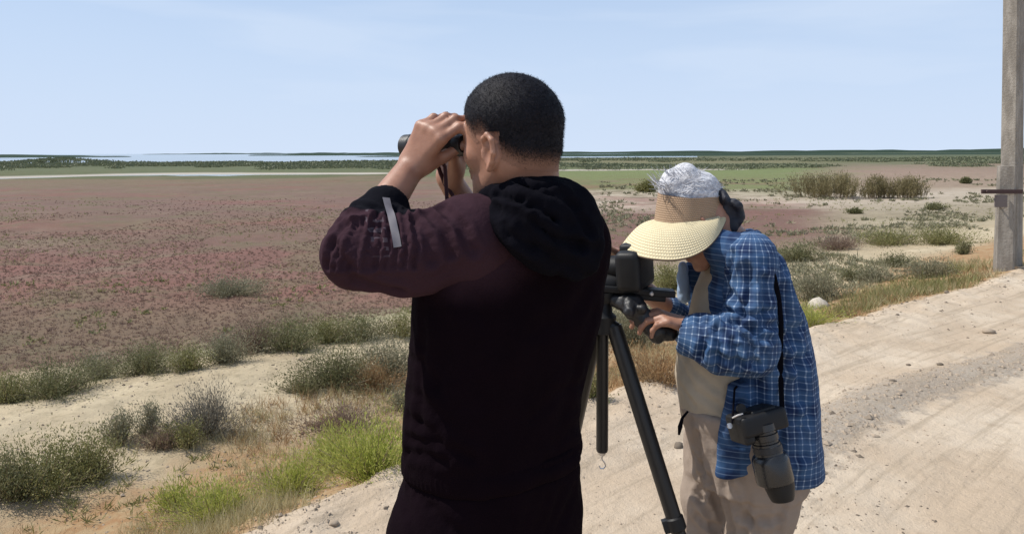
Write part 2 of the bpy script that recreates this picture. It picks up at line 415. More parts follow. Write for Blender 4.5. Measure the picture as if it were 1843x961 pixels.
fr = t.ramp(lyn, [(L(7), (.50, .43, .31)), (L(14), (.42, .36, .25)), (L(18), (.24, .205, .13)), (L(22), (.35, .30, .21)), (L(26), (.26, .22, .15)), (L(38), (.40, .34, .27)), (L(46), (.27, .21, .155)), (L(85), (.25, .18, .14)), (L(110), (.21, .165, .12)), (L(160), OLV), (L(500), (.08, .10, .06))])
xl = t.m('DIVIDE', s[0], t.m('MAXIMUM', s[1], 1.))
xn = t.m('ADD', xl, t.m('MULTIPLY', t.m('SUBTRACT', nb, .5), .25))
plain = t.mix(t.ss(xn, -.12, .12), left, right); plain = t.mix(t.ss(xn, .36, .50), plain, fr)
pa = t.noise(t.scalev(p, (.6, 1, 1)), .16, 6, .68); pb = t.noise(t.vm('ADD', p, (37., 11., 5.)), .42, 6, .7)
veg = t.m('MULTIPLY', t.m('SUBTRACT', 1., t.ss(s[1], 55, 75)), t.m('SUBTRACT', 1., t.ss(xn, .3, .45)))
plain = t.mix(t.m('MULTIPLY', t.ss(pa, .48, .62), t.m('MULTIPLY', veg, .55)), plain, (.205, .098, .082))
plain = t.mix(t.m('MULTIPLY', t.ss(pb, .50, .60), t.m('MULTIPLY', veg, .65)), plain, (.145, .122, .075))
plain = t.mix(t.m('MULTIPLY', t.ss(t.noise(t.vm('ADD', p, (7., 51., 5.)), .3, 6, .7), .55, .66), t.m('MULTIPLY', veg, .6)), plain, (.20, .145, .108))
nm = t.noise(p, .35, 6, .65); nm2 = t.noise(p, 2.2, 5, .7)
plain = t.mix(t.m('MULTIPLY', t.ss(nm, .5, .72), .5), plain, t.mix(.5, plain, (.20, .15, .10)))
plain = t.mix(t.m('MULTIPLY', t.ss(nm2, .42, .66), .6), plain, t.mix(.45, plain, (.075, .055, .042)))
plain = t.mix(t.m('MULTIPLY', t.m('MULTIPLY', t.ss(t.noise(p, .8, 5, .7), .62, .72), .25), t.m('SUBTRACT', 1., t.ss(s[1], 40, 70))), plain, (.44, .37, .27))
pf = t.mix(t.ss(xn, -.1, .15), t.ss(t.m('ADD', v_, t.m('MULTIPLY', t.m('SUBTRACT', n1, .5), 2.)), 4.9, 6.2), t.ss(vw, 3., 5.))
col = t.mix(pf, col, plain)
# salt crust beside the channel
salt = t.m('MULTIPLY', t.ss(t.m('MULTIPLY', s[2], -1.), .78, .95), t.m('SUBTRACT', 1., t.ss(s[1], 110, 130)))
col = t.mix(salt, col, (.40, .36, .31))
t.put(b.inputs['Base Color'], col)
hb = t.m('ADD', t.m('MULTIPLY', n3, .35), t.m('ADD', n2, t.m('MULTIPLY', t.noise(p, 240, 3, .7), .12))); bump(t, b, hb, .75, .03)
g = mesh('ground', GV, GQ, m_ground); tag(g, None, kind='structure')
# road as its own sheet, 4 mm above the ground, up to its crumbling edge
m_road = m_ground
XR = axis(-25, -3, 8, 60, .045, 1.05); YR = axis(-25, .8, 9, 80, .045, 1.05)
RX, RY = np.meshgrid(XR, YR, indexing='ij'); RZ = height(RX, RY)+.004; RV = vv(RX, RY)
ii = np.arange(RX.size).reshape(RX.shape); RQ = np.stack([ii[:-1, :-1], ii[1:, :-1], ii[1:, 1:], ii[:-1, 1:]], -1).reshape(-1, 4)
pr = np.stack([RX, RY, RZ], -1).reshape(-1, 3); fv = (RV.ravel()+.06*fbm(pr, 5, 3, 77))[RQ].max(1)
RQ = RQ[(fv < -.03) & (fv > -9)]; used, inv = np.unique(RQ, return_inverse=True)
tag(mesh('dirt_road', pr[used], inv.reshape(-1, 4), m_road), None, kind='structure')
# water
m_water, t, b = material('water', .12, .5); p = pos(t)
b.inputs['Base Color'].default_value = (.16, .22, .26, 1); b.inputs['IOR'].default_value = 1.33
bump(t, b, t.noise(p, .9, 3), .06, .05)
tag(mesh('water', [(-14000, 55, ZW), (14000, 55, ZW), (14000, 14000, ZW), (-14000, 14000, ZW)], [(0, 1, 2, 3)], m_water), None, kind='structure')

# ------------------------------------------------------------------ vegetation
def leaf_mesh(p, d, L_, Wd, r, curl=0.):
    n = len(p); d = d/(np.linalg.norm(d, axis=1)[:, None]+1e-9); q = r.normal(size=(n, 3)); s_ = np.cross(d, q); s_ /= np.linalg.norm(s_, axis=1)[:, None]+1e-9
    L_ = np.broadcast_to(L_, n)[:, None]; Wd = np.broadcast_to(Wd, n)[:, None]
    V = np.stack([p, p+d*L_*.45+s_*Wd, p+d*L_+np.array([0, 0, -1.])*curl*L_, p+d*L_*.45-s_*Wd], 1).reshape(-1, 3)
    return V, np.arange(4*n).reshape(n, 4)
def blades(p, d, L_, Wd, r):
    n = len(p); d = d/(np.linalg.norm(d, axis=1)[:, None]+1e-9); a = r.uniform(0, 6.283, n); s_ = np.stack([np.cos(a), np.sin(a), 0*a], 1)
    L_ = np.broadcast_to(L_, n)[:, None]; Wd = np.broadcast_to(Wd, n)[:, None]
    return np.stack([p-s_*Wd, p+s_*Wd, p+d*L_], 1).reshape(-1, 3), np.arange(3*n).reshape(n, 3)
PAL = {
 'sage': m_leaf('sage_leaves', (.14, .138, .075), (.22, .21, .13), (.31, .285, .185)),
 'dark': m_leaf('dark_green_leaves', (.085, .092, .038), (.15, .155, .065), (.25, .235, .125)),
 'olive': m_leaf('olive_leaves', (.115, .12, .035), (.20, .205, .07), (.31, .28, .13)),
 'bright': m_leaf('bright_green_leaves', (.21, .26, .035), (.34, .38, .07), (.50, .48, .15), .35),
 'grey': m_leaf('grey_twigs', (.12, .105, .085), (.19, .17, .135), (.27, .25, .20)),
 'dry': m_leaf('dry_orange_stems', (.22, .115, .05), (.36, .20, .09), (.42, .31, .17)),
 'brown': m_leaf('brown_dry_stems', (.14, .09, .07), (.22, .15, .115), (.31, .23, .17)),
 'reed': m_leaf('reed_stems', (.12, .10, .045), (.20, .17, .08), (.31, .26, .14)),
 'red': m_leaf('red_glasswort', (.17, .10, .08), (.215, .13, .10), (.24, .165, .12), .15),
 'straw': m_leaf('straw_grass', (.27, .22, .10), (.40, .34, .18), (.52, .45, .27), .3),
 'marsh': m_leaf('marsh_reeds', (.12, .145, .08), (.155, .175, .10), (.20, .20, .125), .2),
}
m_stem = m_plain('woody_stem', (.24, .19, .13), .9, spec=.1)
def shrub(label, px, py, wpx, hpx, kind, group, name='shrub', cat='shrub', dens=1., seed=None):
    global _sc
    r = np.random.default_rng(int(px*7+py*13)); g0 = ground_at(px, py); d = g0[1]; W = 1.12*wpx*d/FPX; H = .98*hpx*d/FPX; D = W*.75
    W *= 1.3 if kind == 'bright' else 1.; D = W*.75; th = thing(name, label, cat, g0-np.array([0, 0, .01]), group)
    pxr = d/740.; lw = max(.0062, pxr*.62)*(1.15 if kind in ('sage', 'dark', 'olive') else .75); ll = lw*(2.8 if kind in ('sage', 'dark', 'olive') else 6)
    ns = int(min(120, 34+W*H*190))
    a = r.uniform(0, 6.283, ns); e = r.uniform(.0, 1., ns)**.7; rr = np.sqrt(1-e**2)
    if kind == 'reed': e = e**.5; rr = np.sqrt(1-e**2)*1.1
    lob = 1+.28*np.sin(a*3+r.uniform(0, 6))+r.normal(size=ns)*.24
    tip = np.stack([np.cos(a)*rr*lob*W*.5, np.sin(a)*rr*lob*D*.5, (.12+e*.85*(.7+.3*lob))*H], 1)
    bas = tip*np.array([.42, .42, 0])*(r.uniform(.2, 1, ns)[:, None]); 
    if kind == 'reed': bas = tip*np.array([.85, .85, 0])
    wx = bas[:, 0]+g0[0]; wy = bas[:, 1]+g0[1]
    hz = height(wx, wy)-g0[2]; bas[:, 2] = hz-.01; tip[:, 2] += np.clip(hz, -.12, .12)*.6
    per = int(np.clip(W*H/(lw*ll)*6.5*dens/ns, 40, 230))
    tt = r.uniform(.12, 1.04, (ns, per)); mid = (bas+tip)/2+np.array([0, 0, .1*H])
    t3 = tt[..., None]; q = bas[:, None]*(1-t3)**2+2*mid[:, None]*t3*(1-t3)+tip[:, None]*t3**2
    sp = .11*min(W, H*2)*(tt[..., None]**.7); q = q+r.normal(size=q.shape)*sp*(.5 if kind == 'reed' else 1.)
    dr = (tip-bas)[:, None]/np.linalg.norm(tip-bas, axis=1)[:, None, None]*(1.6 if kind in ('reed', 'bright', 'grey', 'dry', 'brown') else .7)+r.normal(size=q.shape)*.55+np.array([0, 0, .45])
    q = q.reshape(-1, 3); dr = dr.reshape(-1, 3); hz2 = height(q[:, 0]+g0[0], q[:, 1]+g0[1], False)-g0[2]; q[:, 2] = np.maximum(q[:, 2], hz2+.005)
    n = len(q); V, F = leaf_mesh(q+g0, dr, ll*r.uniform(.6, 1.3, n), lw*r.uniform(.6, 1.2, n)*.5, r)
    mesh('foliage', V, F, PAL[kind], th, smooth=False)
    m = MB()
    for i in range(ns):
        m.tube([bas[i]+g0, (bas[i]+2*mid[i]+tip[i])/4+g0, tip[i]+g0], [max(.003, pxr*.2), max(.002, pxr*.12), .0008], 3, False)
    so_ = m.build('stems', m_stem, th); so_['kind'] = 'stuff'
    return th
FR = 'shrubs in the far row beyond the pale sand strip'; MR = 'shrubs between sand strip and road bank'; BR = 'shrubs scattered right of the woman'
S_ = [
 (20, 722, 95, 52, 'olive', 'grey green shrub at the left frame edge in the far shrub row', FR),
 (100, 712, 160, 62, 'dark', 'big dark green shrub near the left frame edge in the far shrub row', FR),
 (182, 680, 62, 46, 'sage', 'pale sage shrub just right of the big dark shrub at left', FR),
 (262, 672, 125, 50, 'dark', 'broad brownish green shrub, third clump from left in the far row', FR),
 (340, 668, 70, 42, 'olive', 'small olive shrub touching the right side of the broad brownish shrub', FR),
 (400, 652, 90, 55, 'sage', 'sage green shrub in the middle of the far row above the bare sand', FR),
 (455, 636, 80, 55, 'brown', 'brown and grey twiggy shrub in the middle of the far row', FR),
 (520, 632, 110, 60, 'dark', 'tall dark green shrub of the far row, below the elbow of the man', FR),
 (585, 616, 90, 44, 'olive', 'low olive shrub between two dark shrubs left of the man', FR),
 (650, 614, 110, 46, 'dark', 'spreading green shrub of the far row just left of the man in black', FR),
 (722, 606, 60, 44, 'olive', 'yellowish green shrub right against the back of the man in the far row', FR),
 (548, 708, 85, 42, 'dark', 'small dark green shrub at the left tip of the nearer green clump', MR),
 (612, 698, 120, 74, 'dark', 'tall green shrub in the nearer green clump left of the man', MR),
 (700, 676, 120, 66, 'sage', 'greyish green shrub of the nearer clump beside the jacket of the man', MR),
 (672, 700, 80, 44, 'dry', 'rusty red brown dry plant in front of the nearer green clump', MR),
 (725, 738, 60, 38, 'sage', 'tiny sage tuft on the sand right beside the jacket hem', MR),
 (372, 782, 120, 78, 'grey', 'bare grey twiggy shrub standing alone on the pale sand', MR),
 (335, 806, 62, 50, 'olive', 'small olive tuft at the foot of the bare grey twiggy shrub', MR),
 (268, 784, 48, 60, 'sage', 'narrow upright sage plant left of the bare grey twiggy shrub', MR),
 (216, 800, 72, 66, 'sage', 'rounded sage plant above the large olive bush at left', MR),
 (290, 806, 70, 32, 'brown', 'low mauve brown dry plant between two sage plants', MR),
 (85, 882, 170, 88, 'olive', 'large olive bush with brown stems at the lower left', MR),
 (160, 862, 110, 80, 'olive', 'bright topped bush joined to the right of the large olive bush', MR),
 (20, 902, 110, 84, 'dark', 'dark olive bush cut off by the left frame edge', MR),
 (672, 858, 150, 104, 'bright', 'large vivid green feathery bush beside the legs of the man', MR),
 (610, 846, 100, 74, 'bright', 'vivid green feathery bush left of the largest one', MR),
 (525, 896, 96, 66, 'bright', 'vivid green bush in the middle of the roadside bank', MR),
 (395, 938, 130, 66, 'bright', 'yellow green bush low on the bank near the bottom edge', MR),
 (318, 918, 60, 52, 'bright', 'small vivid green tuft at the left of the yellow green bush', MR),
 (612, 772, 140, 42, 'brown', 'mauve brown dry spreading plant above the vivid green bushes', MR),
 (1475, 540, 100, 58, 'sage', 'largest grey green shrub right behind the shoulder of the woman', BR),
 (1440, 470, 100, 32, 'dark', 'flat dark green shrub mat level with the collar of the woman', BR),
 (1535, 505, 60, 26, 'dark', 'small green shrub on sand between the shoulder and the dark mound', BR),
 (1575, 506, 66, 26, 'sage', 'low sage mound in front of the small dark mound', BR),
 (1617, 480, 60, 22, 'dark', 'small dark mound shrub alone on the pale flat left of the pole', BR),
 (1512, 450, 90, 22, 'brown', 'brownish shrub mat on the flat below the reed clumps', BR),
 (1600, 440, 120, 24, 'olive', 'wide olive shrub mat in the middle of the right flat', BR),
 (1700, 440, 110, 28, 'olive', 'wide olive shrub mat next to the pole', BR),
 (1734, 458, 28, 20, 'dark', 'tiny dark bush nearest to the pole on the left', BR),
 (1675, 500, 90, 34, 'sage', 'faint sage shrub among the dry grass left of the pole', BR),
 (1540, 385, 20, 8, 'dark', 'tiny dark bush below the biggest reed clump', BR),
 (1684, 378, 34, 10, 'dark', 'tiny flat bush below and right of the reed clumps', BR),
 (1738, 331, 12, 9, 'dark', 'single far dark bush left of the pole clamp', BR),
 (1166, 346, 28, 18, 'olive', 'small olive bush left of the white hair of the woman', BR),
 (1135, 622, 110, 74, 'sage', 'pale sage bush seen behind the tripod head', MR),
 (1205, 520, 90, 46, 'olive', 'olive bush seen in the gap behind camera and chin', MR),
 (1068, 726, 46, 50, 'olive', 'yellowish green bush between the man and the tripod column', MR),
 (1185, 690, 110, 62, 'dry', 'glowing rusty orange dry plant behind the tripod leg', MR),
 (1460, 590, 60, 36, 'bright', 'small fresh green tuft at the back of the woman by the road edge', BR),
 (420, 532, 130, 30, 'sage', 'isolated grey green patch out on the red plain at left', 'green patches on the red plain'),
]
for (px, py, w, h, kd, lab, gr) in S_: shrub(lab, px, py, w, h, kd, gr, dens=1.0)
for (px, py, w, h, lab) in ((1491, 356, 112, 40, 'biggest and leftmost of the three brown reed clumps'), (1579, 357, 46, 38, 'middle and narrowest of the three brown reed clumps'), (1631, 357, 58, 36, 'rightmost of the three brown reed clumps')):
    shrub(lab, px, py, w, h, 'reed', 'reed clumps on the far flat', 'reed_clump', 'reeds', 1.5)

def scatter(n, x0, x1, y0, y1, keep, pw=1.):
    r = rng; y = y0*(y1/y0)**(r.uniform(0, 1, n)**pw); x = r.uniform(x0, x1, n)*y
    k = keep(x, y); return x[k], y[k]
def tufts(name, n, box, keep, kind, blade_n, hgt, lean, wmul=1., leafy=False, pw=1.):
    x, y = scatter(n, *box, keep, pw); m = len(x); r = rng
    z = height(x, y); b0 = np.repeat(np.stack([x, y, z], 1), blade_n, 0); N = len(b0)
    yy = b0[:, 1]; sc_ = hgt*np.repeat(r.uniform(.5, 1.3, m), blade_n)*(1+yy*.012)
    b0[:, :2] += r.normal(size=(N, 2))*(sc_*.28)[:, None]
    d = np.stack([r.normal(size=N)*lean, r.normal(size=N)*lean, np.ones(N)], 1); w = np.maximum(.0016, yy/740*.33)*wmul
    V, F = (leaf_mesh if leafy else blades)(b0, d, sc_*r.uniform(.5, 1.1, N), w, r)
    return tag(mesh(name, V, F, PAL[kind], smooth=False), None, kind='stuff')
nz = lambda x, y, s, sd: noise3(np.stack([x, y, 0*x], -1), s, sd)
lft = lambda x, y: x/y < .03
tufts('glasswort_ground_cover', 30000, (-.8, .12, 7.5, 40), lambda x, y: (vv(x, y) > 5.0) & (nz(x, y, .3, 60) > -.35) & (rng.uniform(size=len(x)) > (y-14)/26), 'red', 9, .036, .9, .8)
tufts('plain_grass', 6000, (-.8, .8, 7.5, 36), lambda x, y: (vv(x, y) > 4.6) & (nz(x, y, .35, 61) > .05), 'olive', 4, .08, .6, 1.)
tufts('dry_orange_grass', 11000, (-.75, .85, 3.0, 10.5), lambda x, y: (vv(x, y) > .12) & (vv(x, y) < np.where(x/y < .2, 2.7, .75)) & (nz(x, y, 1.1, 62) > -.2), 'dry', 8, .13, .6)
tufts('straw_coloured_grass', 15000, (-.75, .85, 3.0, 12), lambda x, y: (vv(x, y) > .05) & (vv(x, y) < np.where(x/y < .2, 2.6, 1.6)) & (nz(x, y, 1.3, 63) > -.05), 'straw', 8, .13, .5)
tufts('roadside_grass', 5000, (.3, .85, 5, 13), lambda x, y: (vv(x, y) > .12) & (vv(x, y) < 1.3) & (nz(x, y, .8, 68) > -.2), 'olive', 9, .16, .45)
tufts('low_green_weeds', 3800, (-.75, .85, 3.2, 13), lambda x, y: (vv(x, y) > .3) & (nz(x, y, .9, 64)+.4*nz(x, y, 3, 65) > .28), 'olive', 9, .07, .9, 2., True)
tufts('salt_flat_scrub', 8500, (.12, .9, 8, 60), lambda x, y: (vv(x, y) > 1.5) & (nz(x, y, .35, 66)+.5*nz(x, y, 1.4, 67) > .25), 'sage', 12, .12, .9, 1.6, True)
def far_clumps(name, n, f, kind, hgt):
    x, y = f(n); m = len(x); z = height(x, y, False); r = rng; bn = 14
    b0 = np.repeat(np.stack([x, y, z], 1), bn, 0); N = len(b0); sc_ = hgt*np.repeat(r.uniform(.5, 1.25, m)*(1+.5*nz(x, y, .03, 71)), bn)
    b0 += r.normal(size=(N, 3))*np.stack([sc_*1.2, sc_*1.2, 0*sc_], 1)
    d = np.stack([r.normal(size=N)*.5, r.normal(size=N)*.5, np.ones(N)], 1)
    b0[:, 2] += sc_*r.uniform(0, .55, N)
    V, F = leaf_mesh(b0, d, sc_*r.uniform(.3, .6, N), b0[:, 1]/740*.8, r)
    V[:, 2] = np.maximum(V[:, 2]+.9*np.exp(-((V[:, 0]/V[:, 1]+.61)/.055)**2)*sst(V[:, 1], 120, 165)*(V[:, 2] > -.6), ZW-.2)
    return tag(mesh(name, V, F, PAL[kind], smooth=False), None, kind='stuff')
def f1(n):
    y = np.where(rng.uniform(size=n) < .6, rng.uniform(99, 168, n), rng.uniform(99, 235, n)); x = rng.uniform(-.95, .95, n)*y; k = (height(x, y, False) > ZW) & (nz(x, y, .035, 72)+.5*nz(x, y, .12, 73) > np.where(x/y < .02, -.3, .02)+.25*(y < 120)*(x > 0)); return x[k], y[k]
far_clumps('marsh_vegetation', 20000, f1, 'marsh', .55)
def bank_strip(name, x0, x1, y, hh):
    n = 90; xs = np.linspace(x0, x1, n); e = np.sin(np.linspace(0, math.pi, n))**.35; H = hh*e*(1+.35*nz(xs, xs*0+y, .012, 80)+.2*nz(xs, xs*0+y, .05, 81)); dp = 30*e+4; V = []; F = []
    for i in range(n):
        for (q, s_) in ((-1, 0), (-.85, .6), (-.4, 1), (.4, 1), (1, 0)): V.append((xs[i], y+dp[i]*q, ZW-.3+(H[i]+.3)*s_))
    for i in range(n-1):
        for k in range(4): a = i*5+k; F.append((a, a+1, a+6, a+5))
    return tag(mesh(name, V, F, m_bank), None, kind='structure')
m_bank = m_plain('distant_reed_bank', (.035, .055, .04), .95, spec=.05, var=.3)
bank_strip('distant_reed_bank', -640, -330, 640, 2.2)
bank_strip('distant_reed_bank', -1500, -10, 3000, 4.2)
bank_strip('distant_reed_bank', -110, 700, 520, 1.5)
bank_strip('distant_reed_bank', -60, 2600, 1350, 6.)
bank_strip('distant_reed_bank', -320, 60, 900, 2.6)

# ------------------------------------------------------------------ stones, pebbles, clods
m_stone = m_plain('stone', (.33, .265, .20), .95, bs=.6, bscale=120, spec=.1, var=.3)
m_pale = m_plain('pale_stone', (.46, .41, .34), .95, bs=.5, bscale=90, spec=.1)
m_clod = m_plain('dark_clod', (.16, .13, .10), .95, bs=.6, bscale=120, spec=.1, var=.3)
def rock_verts(r):
    bm = bmesh.new(); bmesh.ops.create_icosphere(bm, subdivisions=2, radius=1)
    v = np.array([x.co for x in bm.verts]); f = [[q.index for q in y.verts] for y in bm.faces]; bm.free()
    v = v*(1+.35*fbm(v+r.uniform(0, 50), 1.3, 3)[:, None])*np.array([1, .8, .6]); return v, f
STN = [(1474, 553, 34, 'pale', 'large whitish rock in the weeds behind the woman'), (1615, 568, 9, 'dark', 'dark clod on the road shoulder right of the woman'),
 (1704, 528, 10, 'dark', 'dark clod on the road edge left of the pole'), (1780, 600, 20, 'grey', 'grey stone lump on the far end of the gravel windrow'), (1652, 540, 8, 'grey', 'small grey stone at the brink of the road edge'),
 (1606, 697, 14, 'dark', 'dark flat clod in the middle of the gravel windrow'), (1635, 659, 9, 'dark', 'small dark clod at the upper rim of the windrow'), (1692, 658, 11, 'dark', 'dark clod in the right half of the windrow'),
 (1222, 803, 20, 'dark', 'dark flat clod between tripod leg and trousers'), (1185, 731, 10, 'grey', 'small stone right of the upper tripod leg'), (600, 940, 22, 'grey', 'grey stone on the road corner left of the trousers'),
 (1576, 760, 8, 'dark', 'little clod on the smooth road right of the shirt hem')]
for (px, py, w, kd, lab) in STN:
    g0 = ground_at(px, py); r = np.random.default_rng(int(px)); v, f = rock_verts(r); s_ = w*g0[1]/FPX/2
    tag(mesh('stone', v*s_*(1.25 if kd == 'pale' else 1)+g0+np.array([0, 0, s_*.25]), f, {'pale': m_pale, 'dark': m_clod, 'grey': m_stone}[kd], loc=g0), lab, 'stone', 'stones lying along the road and its verge')
def pebbles(name, x, y, size, mt, seed):
    r = np.random.default_rng(seed); n = len(x); base = []
    o = np.array([(1, 0, 0), (-1, 0, 0), (0, 1, 0), (0, -1, 0), (0, 0, 1), (0, 0, -1)], float)
    fa = np.array([(0, 2, 4), (2, 1, 4), (1, 3, 4), (3, 0, 4), (2, 0, 5), (1, 2, 5), (3, 1, 5), (0, 3, 5)])
    z = height(x, y); s_ = size*r.lognormal(0, .45, n)*(.7+.12*y); a = r.uniform(0, 6.28, n); ca, sa = np.cos(a), np.sin(a)
    v = o[None]*r.uniform(.6, 1.2, (n, 6, 1))*np.array([1, .8, .55]); vx = v[..., 0]*ca[:, None]-v[..., 1]*sa[:, None]; vy = v[..., 0]*sa[:, None]+v[..., 1]*ca[:, None]
    v = np.stack([vx, vy, v[..., 2]], -1)*s_[:, None, None]+np.stack([x, y, z+s_*.2], -1)[:, None]
    return tag(mesh(name, v.reshape(-1, 3), (fa[None]+np.arange(n)[:, None, None]*6).reshape(-1, 3), mt, smooth=False), None, kind='stuff')
x, y = scatter(60000, -.75, .85, 1.6, 11, lambda x, y: (vv(x, y) < .05) & ((nz(x, y, 2.2, 90) > .25) | (np.abs(vv(x, y)+.1) < .35)))
pebbles('road_gravel', x, y, .0042, m_stone, 1)
x, y = scatter(60000, .2, .85, 2.2, 12, lambda x, y: (np.abs(vv(x, y)+1.35+.12*np.sin((x*.755+y*.655)*1.1)) < .23) & (x > 1.2))
pebbles('windrow_gravel', x, y, .0065, m_stone, 2)
x, y = scatter(9000, -.75, .85, 2.4, 12, lambda x, y: (vv(x, y) < 5) & (nz(x, y, 1.4, 91)+.5*nz(x, y, 5, 92) > .22))
pebbles('earth_crumbs', x, y, .0062, m_clod, 3)
x, y = scatter(9000, -.75, .85, 3.4, 12, lambda x, y: (vv(x, y) > .2) & (vv(x, y) < 5) & (nz(x, y, 1.1, 93) > -.1))
pebbles('bank_pebbles', x, y, .0060, m_stone, 4)
# ------------------------------------------------------------------ people: shared modelling
def frame(fwd, pitch=0., roll=0.):
    f = nrm([fwd[0], fwd[1], 0]); l = np.array([-f[1], f[0], 0.]); u = np.array([0, 0, 1.])
    f2 = f*math.cos(pitch)-u*math.sin(pitch); u2 = u*math.cos(pitch)+f*math.sin(pitch)
    l2 = l*math.cos(roll)+u2*math.sin(roll); u3 = u2*math.cos(roll)-l*math.sin(roll)
    return np.stack([f2, l2, u3])
def head(S, H, R, s=1.):
    def q(f, l, u): return H + s*(R[0]*f+R[1]*l+R[2]*u)
    S.ell(q(-.006, 0, 0), (.0945*s, .0765*s, .0875*s), R, .02)
    S.ell(q(.005, 0, .012), (.078*s, .064*s, .074*s), R, .03)
    S.ell(q(.030, 0, -.05), (.060*s, .060*s, .082*s), R, .03)
    S.ell(q(.040, 0, -.105), (.042*s, .046*s, .028*s), R, .02)
    for k in (-1, 1):
        S.cap(q(-.012, .052*k, -.075), q(.060, .020*k, -.128), .018*s, .016*s, .02)
        S.ell(q(.056, .040*k, -.052), (.022*s, .022*s, .018*s), R, .02)
        S.ell(q(.100, .031*k, -.018), (.015*s, .018*s, .012*s), R, .010, 's')
        S.ell(q(.078, .031*k, -.018), (.0135*s, .0135*s, .0125*s), R, .003)
        S.cap(q(.082, .018*k, -.004), q(.072, .050*k, -.003), .0085*s, None, .010)
        # ear: shell, rim, lobe, hollow
        e = lambda f, l, u: q(-.006+f-.12*l, (.0765+l*1.3)*k, -.050+u*1.06)
        S.ell(e(-.004, .002, 0), (.018*s, .008*s, .030*s), R, .006)
        rim = [e(.010, .000, .006), e(.006, .008, .026), e(-.008, .013, .032), e(-.020, .015, .022), e(-.021, .014, 0), e(-.013, .010, -.016), e(-.004, .006, -.026)]
        S.chain(rim, [.0040*s, .0050*s, .0054*s, .0054*s, .0050*s, .0046*s, .0070*s], .004)
        S.ell(e(.001, .013, -.002), (.0105*s, .0115*s, .0165*s), R, .003, 's')
        S.cap(e(.012, .004, .004), e(.011, .004, -.006), .004*s, None, .004)
    S.ell(q(.074, 0, -.124), (.018*s, .020*s, .015*s), R, .015)
    S.chain([q(.088, 0, -.008), q(.100, 0, -.036), q(.108, 0, -.050)], [.0075*s, .009*s, .0115*s], .010)
    for k in (-1, 1): S.ell(q(.097, .012*k, -.053), (.010*s, .008*s, .008*s), R, .006)
    S.cap(q(.088, -.016, -.080), q(.088, .016, -.080), .0065*s, None, .006); S.cap(q(.085, -.014, -.092), q(.085, .014, -.092), .0075*s, None, .006)
    return q
def hand(S, w, F, N, T, curls, thumb=(.5, .5, .4), s=1., k=.005, spread=.06):
    """w wrist, F wrist->knuckles, N out of the palm, T towards the thumb side"""
    F, N, T = nrm(F), nrm(N), nrm(T)
    off = (.030, .010, -.010, -.029); ln = (.088, .090, .085, .077); ph = ((.043, .025, .020), (.047, .029, .021), (.043, .027, .020), (.033, .020, .018)); rd = (.0090, .0092, .0087, .0077)
    for i in range(4):
        b = w+(F*ln[i]+T*off[i])*s; S.cap(w+T*off[i]*.55*s+F*.008*s, b, .0145*s, .0112*s, .016)
        th = 0; p = b
        for j in range(3):
            th += curls[i][j]; d = nrm(F*math.cos(th)+N*math.sin(th)+T*spread*(1.5-i)*.6); e = p+d*ph[i][j]*s
            r0 = rd[i]*(1.08-.10*j)*s; S.cap(p, e, r0, r0*.92, k if j else .009); S.ell(p-N*.001, (r0*1.09,)*3, None, .003); p = e
    b = w+(F*.022+T*.024+N*.010)*s; d = nrm(F*thumb[0]+T*thumb[1]+N*thumb[2]); e = b+d*.044*s
    S.cap(b, e, .0155*s, .0115*s, .018); d2 = nrm(d+F*.35+N*.15); e2 = e+d2*.032*s; S.cap(e, e2, .0105*s, .0098*s, .005)
    d3 = nrm(d2+F*.2+N*.3); S.cap(e2, e2+d3*.024*s, .0095*s, .0078*s, .004)
    return S

m_skin, t, b = material('tanned_skin', .48, .4); p = pos(t)
n = t.noise(p, 30, 5); skc = t.mix(t.ss(n, .3, .7), (.29, .145, .095), (.38, .20, .135))
skc = t.mix(t.m('MULTIPLY', t.noise(p, 260, 3), .35), skc, (.30, .14, .09))
bl = t.n('ShaderNodeAttribute', attribute_name='hairiness').outputs['Fac']
dots = t.ss(t.m('ADD', t.noise(p, 900, 2), t.m('SUBTRACT', bl, .5)), .25, .9)
t.put(b.inputs['Base Color'], t.mix(t.m('MULTIPLY', bl, t.m('ADD', .35, t.m('MULTIPLY', dots, .65))), skc, (.022, .020, .024)))
b.inputs['Subsurface Weight'].default_value = .08; b.inputs['Subsurface Radius'].default_value = (.012, .005, .003)
bump(t, b, t.m('ADD', t.noise(p, 420, 3), t.noise(p, 90, 3)), .25, .0015)
m_skin2 = m_skin.copy(); m_skin2.name = 'reddish_skin'
def m_hairy(name, c1, c2, sx=500, rough=.55):
    m, t, b = material(name, rough, .35); p = pos(t)
    h = t.noise(t.scalev(p, (.4, 1, .6)), sx, 3, .7); t.put(b.inputs['Base Color'], t.mix(t.ss(h, .3, .7), c1, c2)); bump(t, b, h, .8, .004); return m, t, b

# ------------------------------------------------------------------ the man with binoculars
def wz(py, d): return P(900, py, d)[2]
MD = 1.43
man = thing('person', 'man in a plum and black hooded jacket raising binoculars with both hands', 'person', (0.03, 1.46, .03))
gdir = nrm([-.8, .6, 0]); Rm = frame(gdir, .04)
Hm = P(920, 226, 1.42); Hm[2] -= .004
body = SDF(); hq = head(body, Hm, Rm, 1.0)
fwdT = np.array([-.57, .82, 0]); rgtT = np.array([.82, .57, 0]); ANG = math.atan2(.57, .82)
neckb = P(948, 392, 1.47)
body.cap(hq(-.030, 0, -.055), neckb, .062, .070, .03)
tc = P(925, 600, 1.47); tx, ty = tc[0], tc[1]
def rows(d, L):
    z = []; cx = []; hx = []
    for (py, x0, x1) in L:
        a = P(x0, py, d); c = P(x1, py, d); z.append((a[2]+c[2])/2); cx.append((a[0]+c[0])/2); hx.append((c[0]-a[0])/2)
    return np.array(z), np.array(cx), np.array(hx)
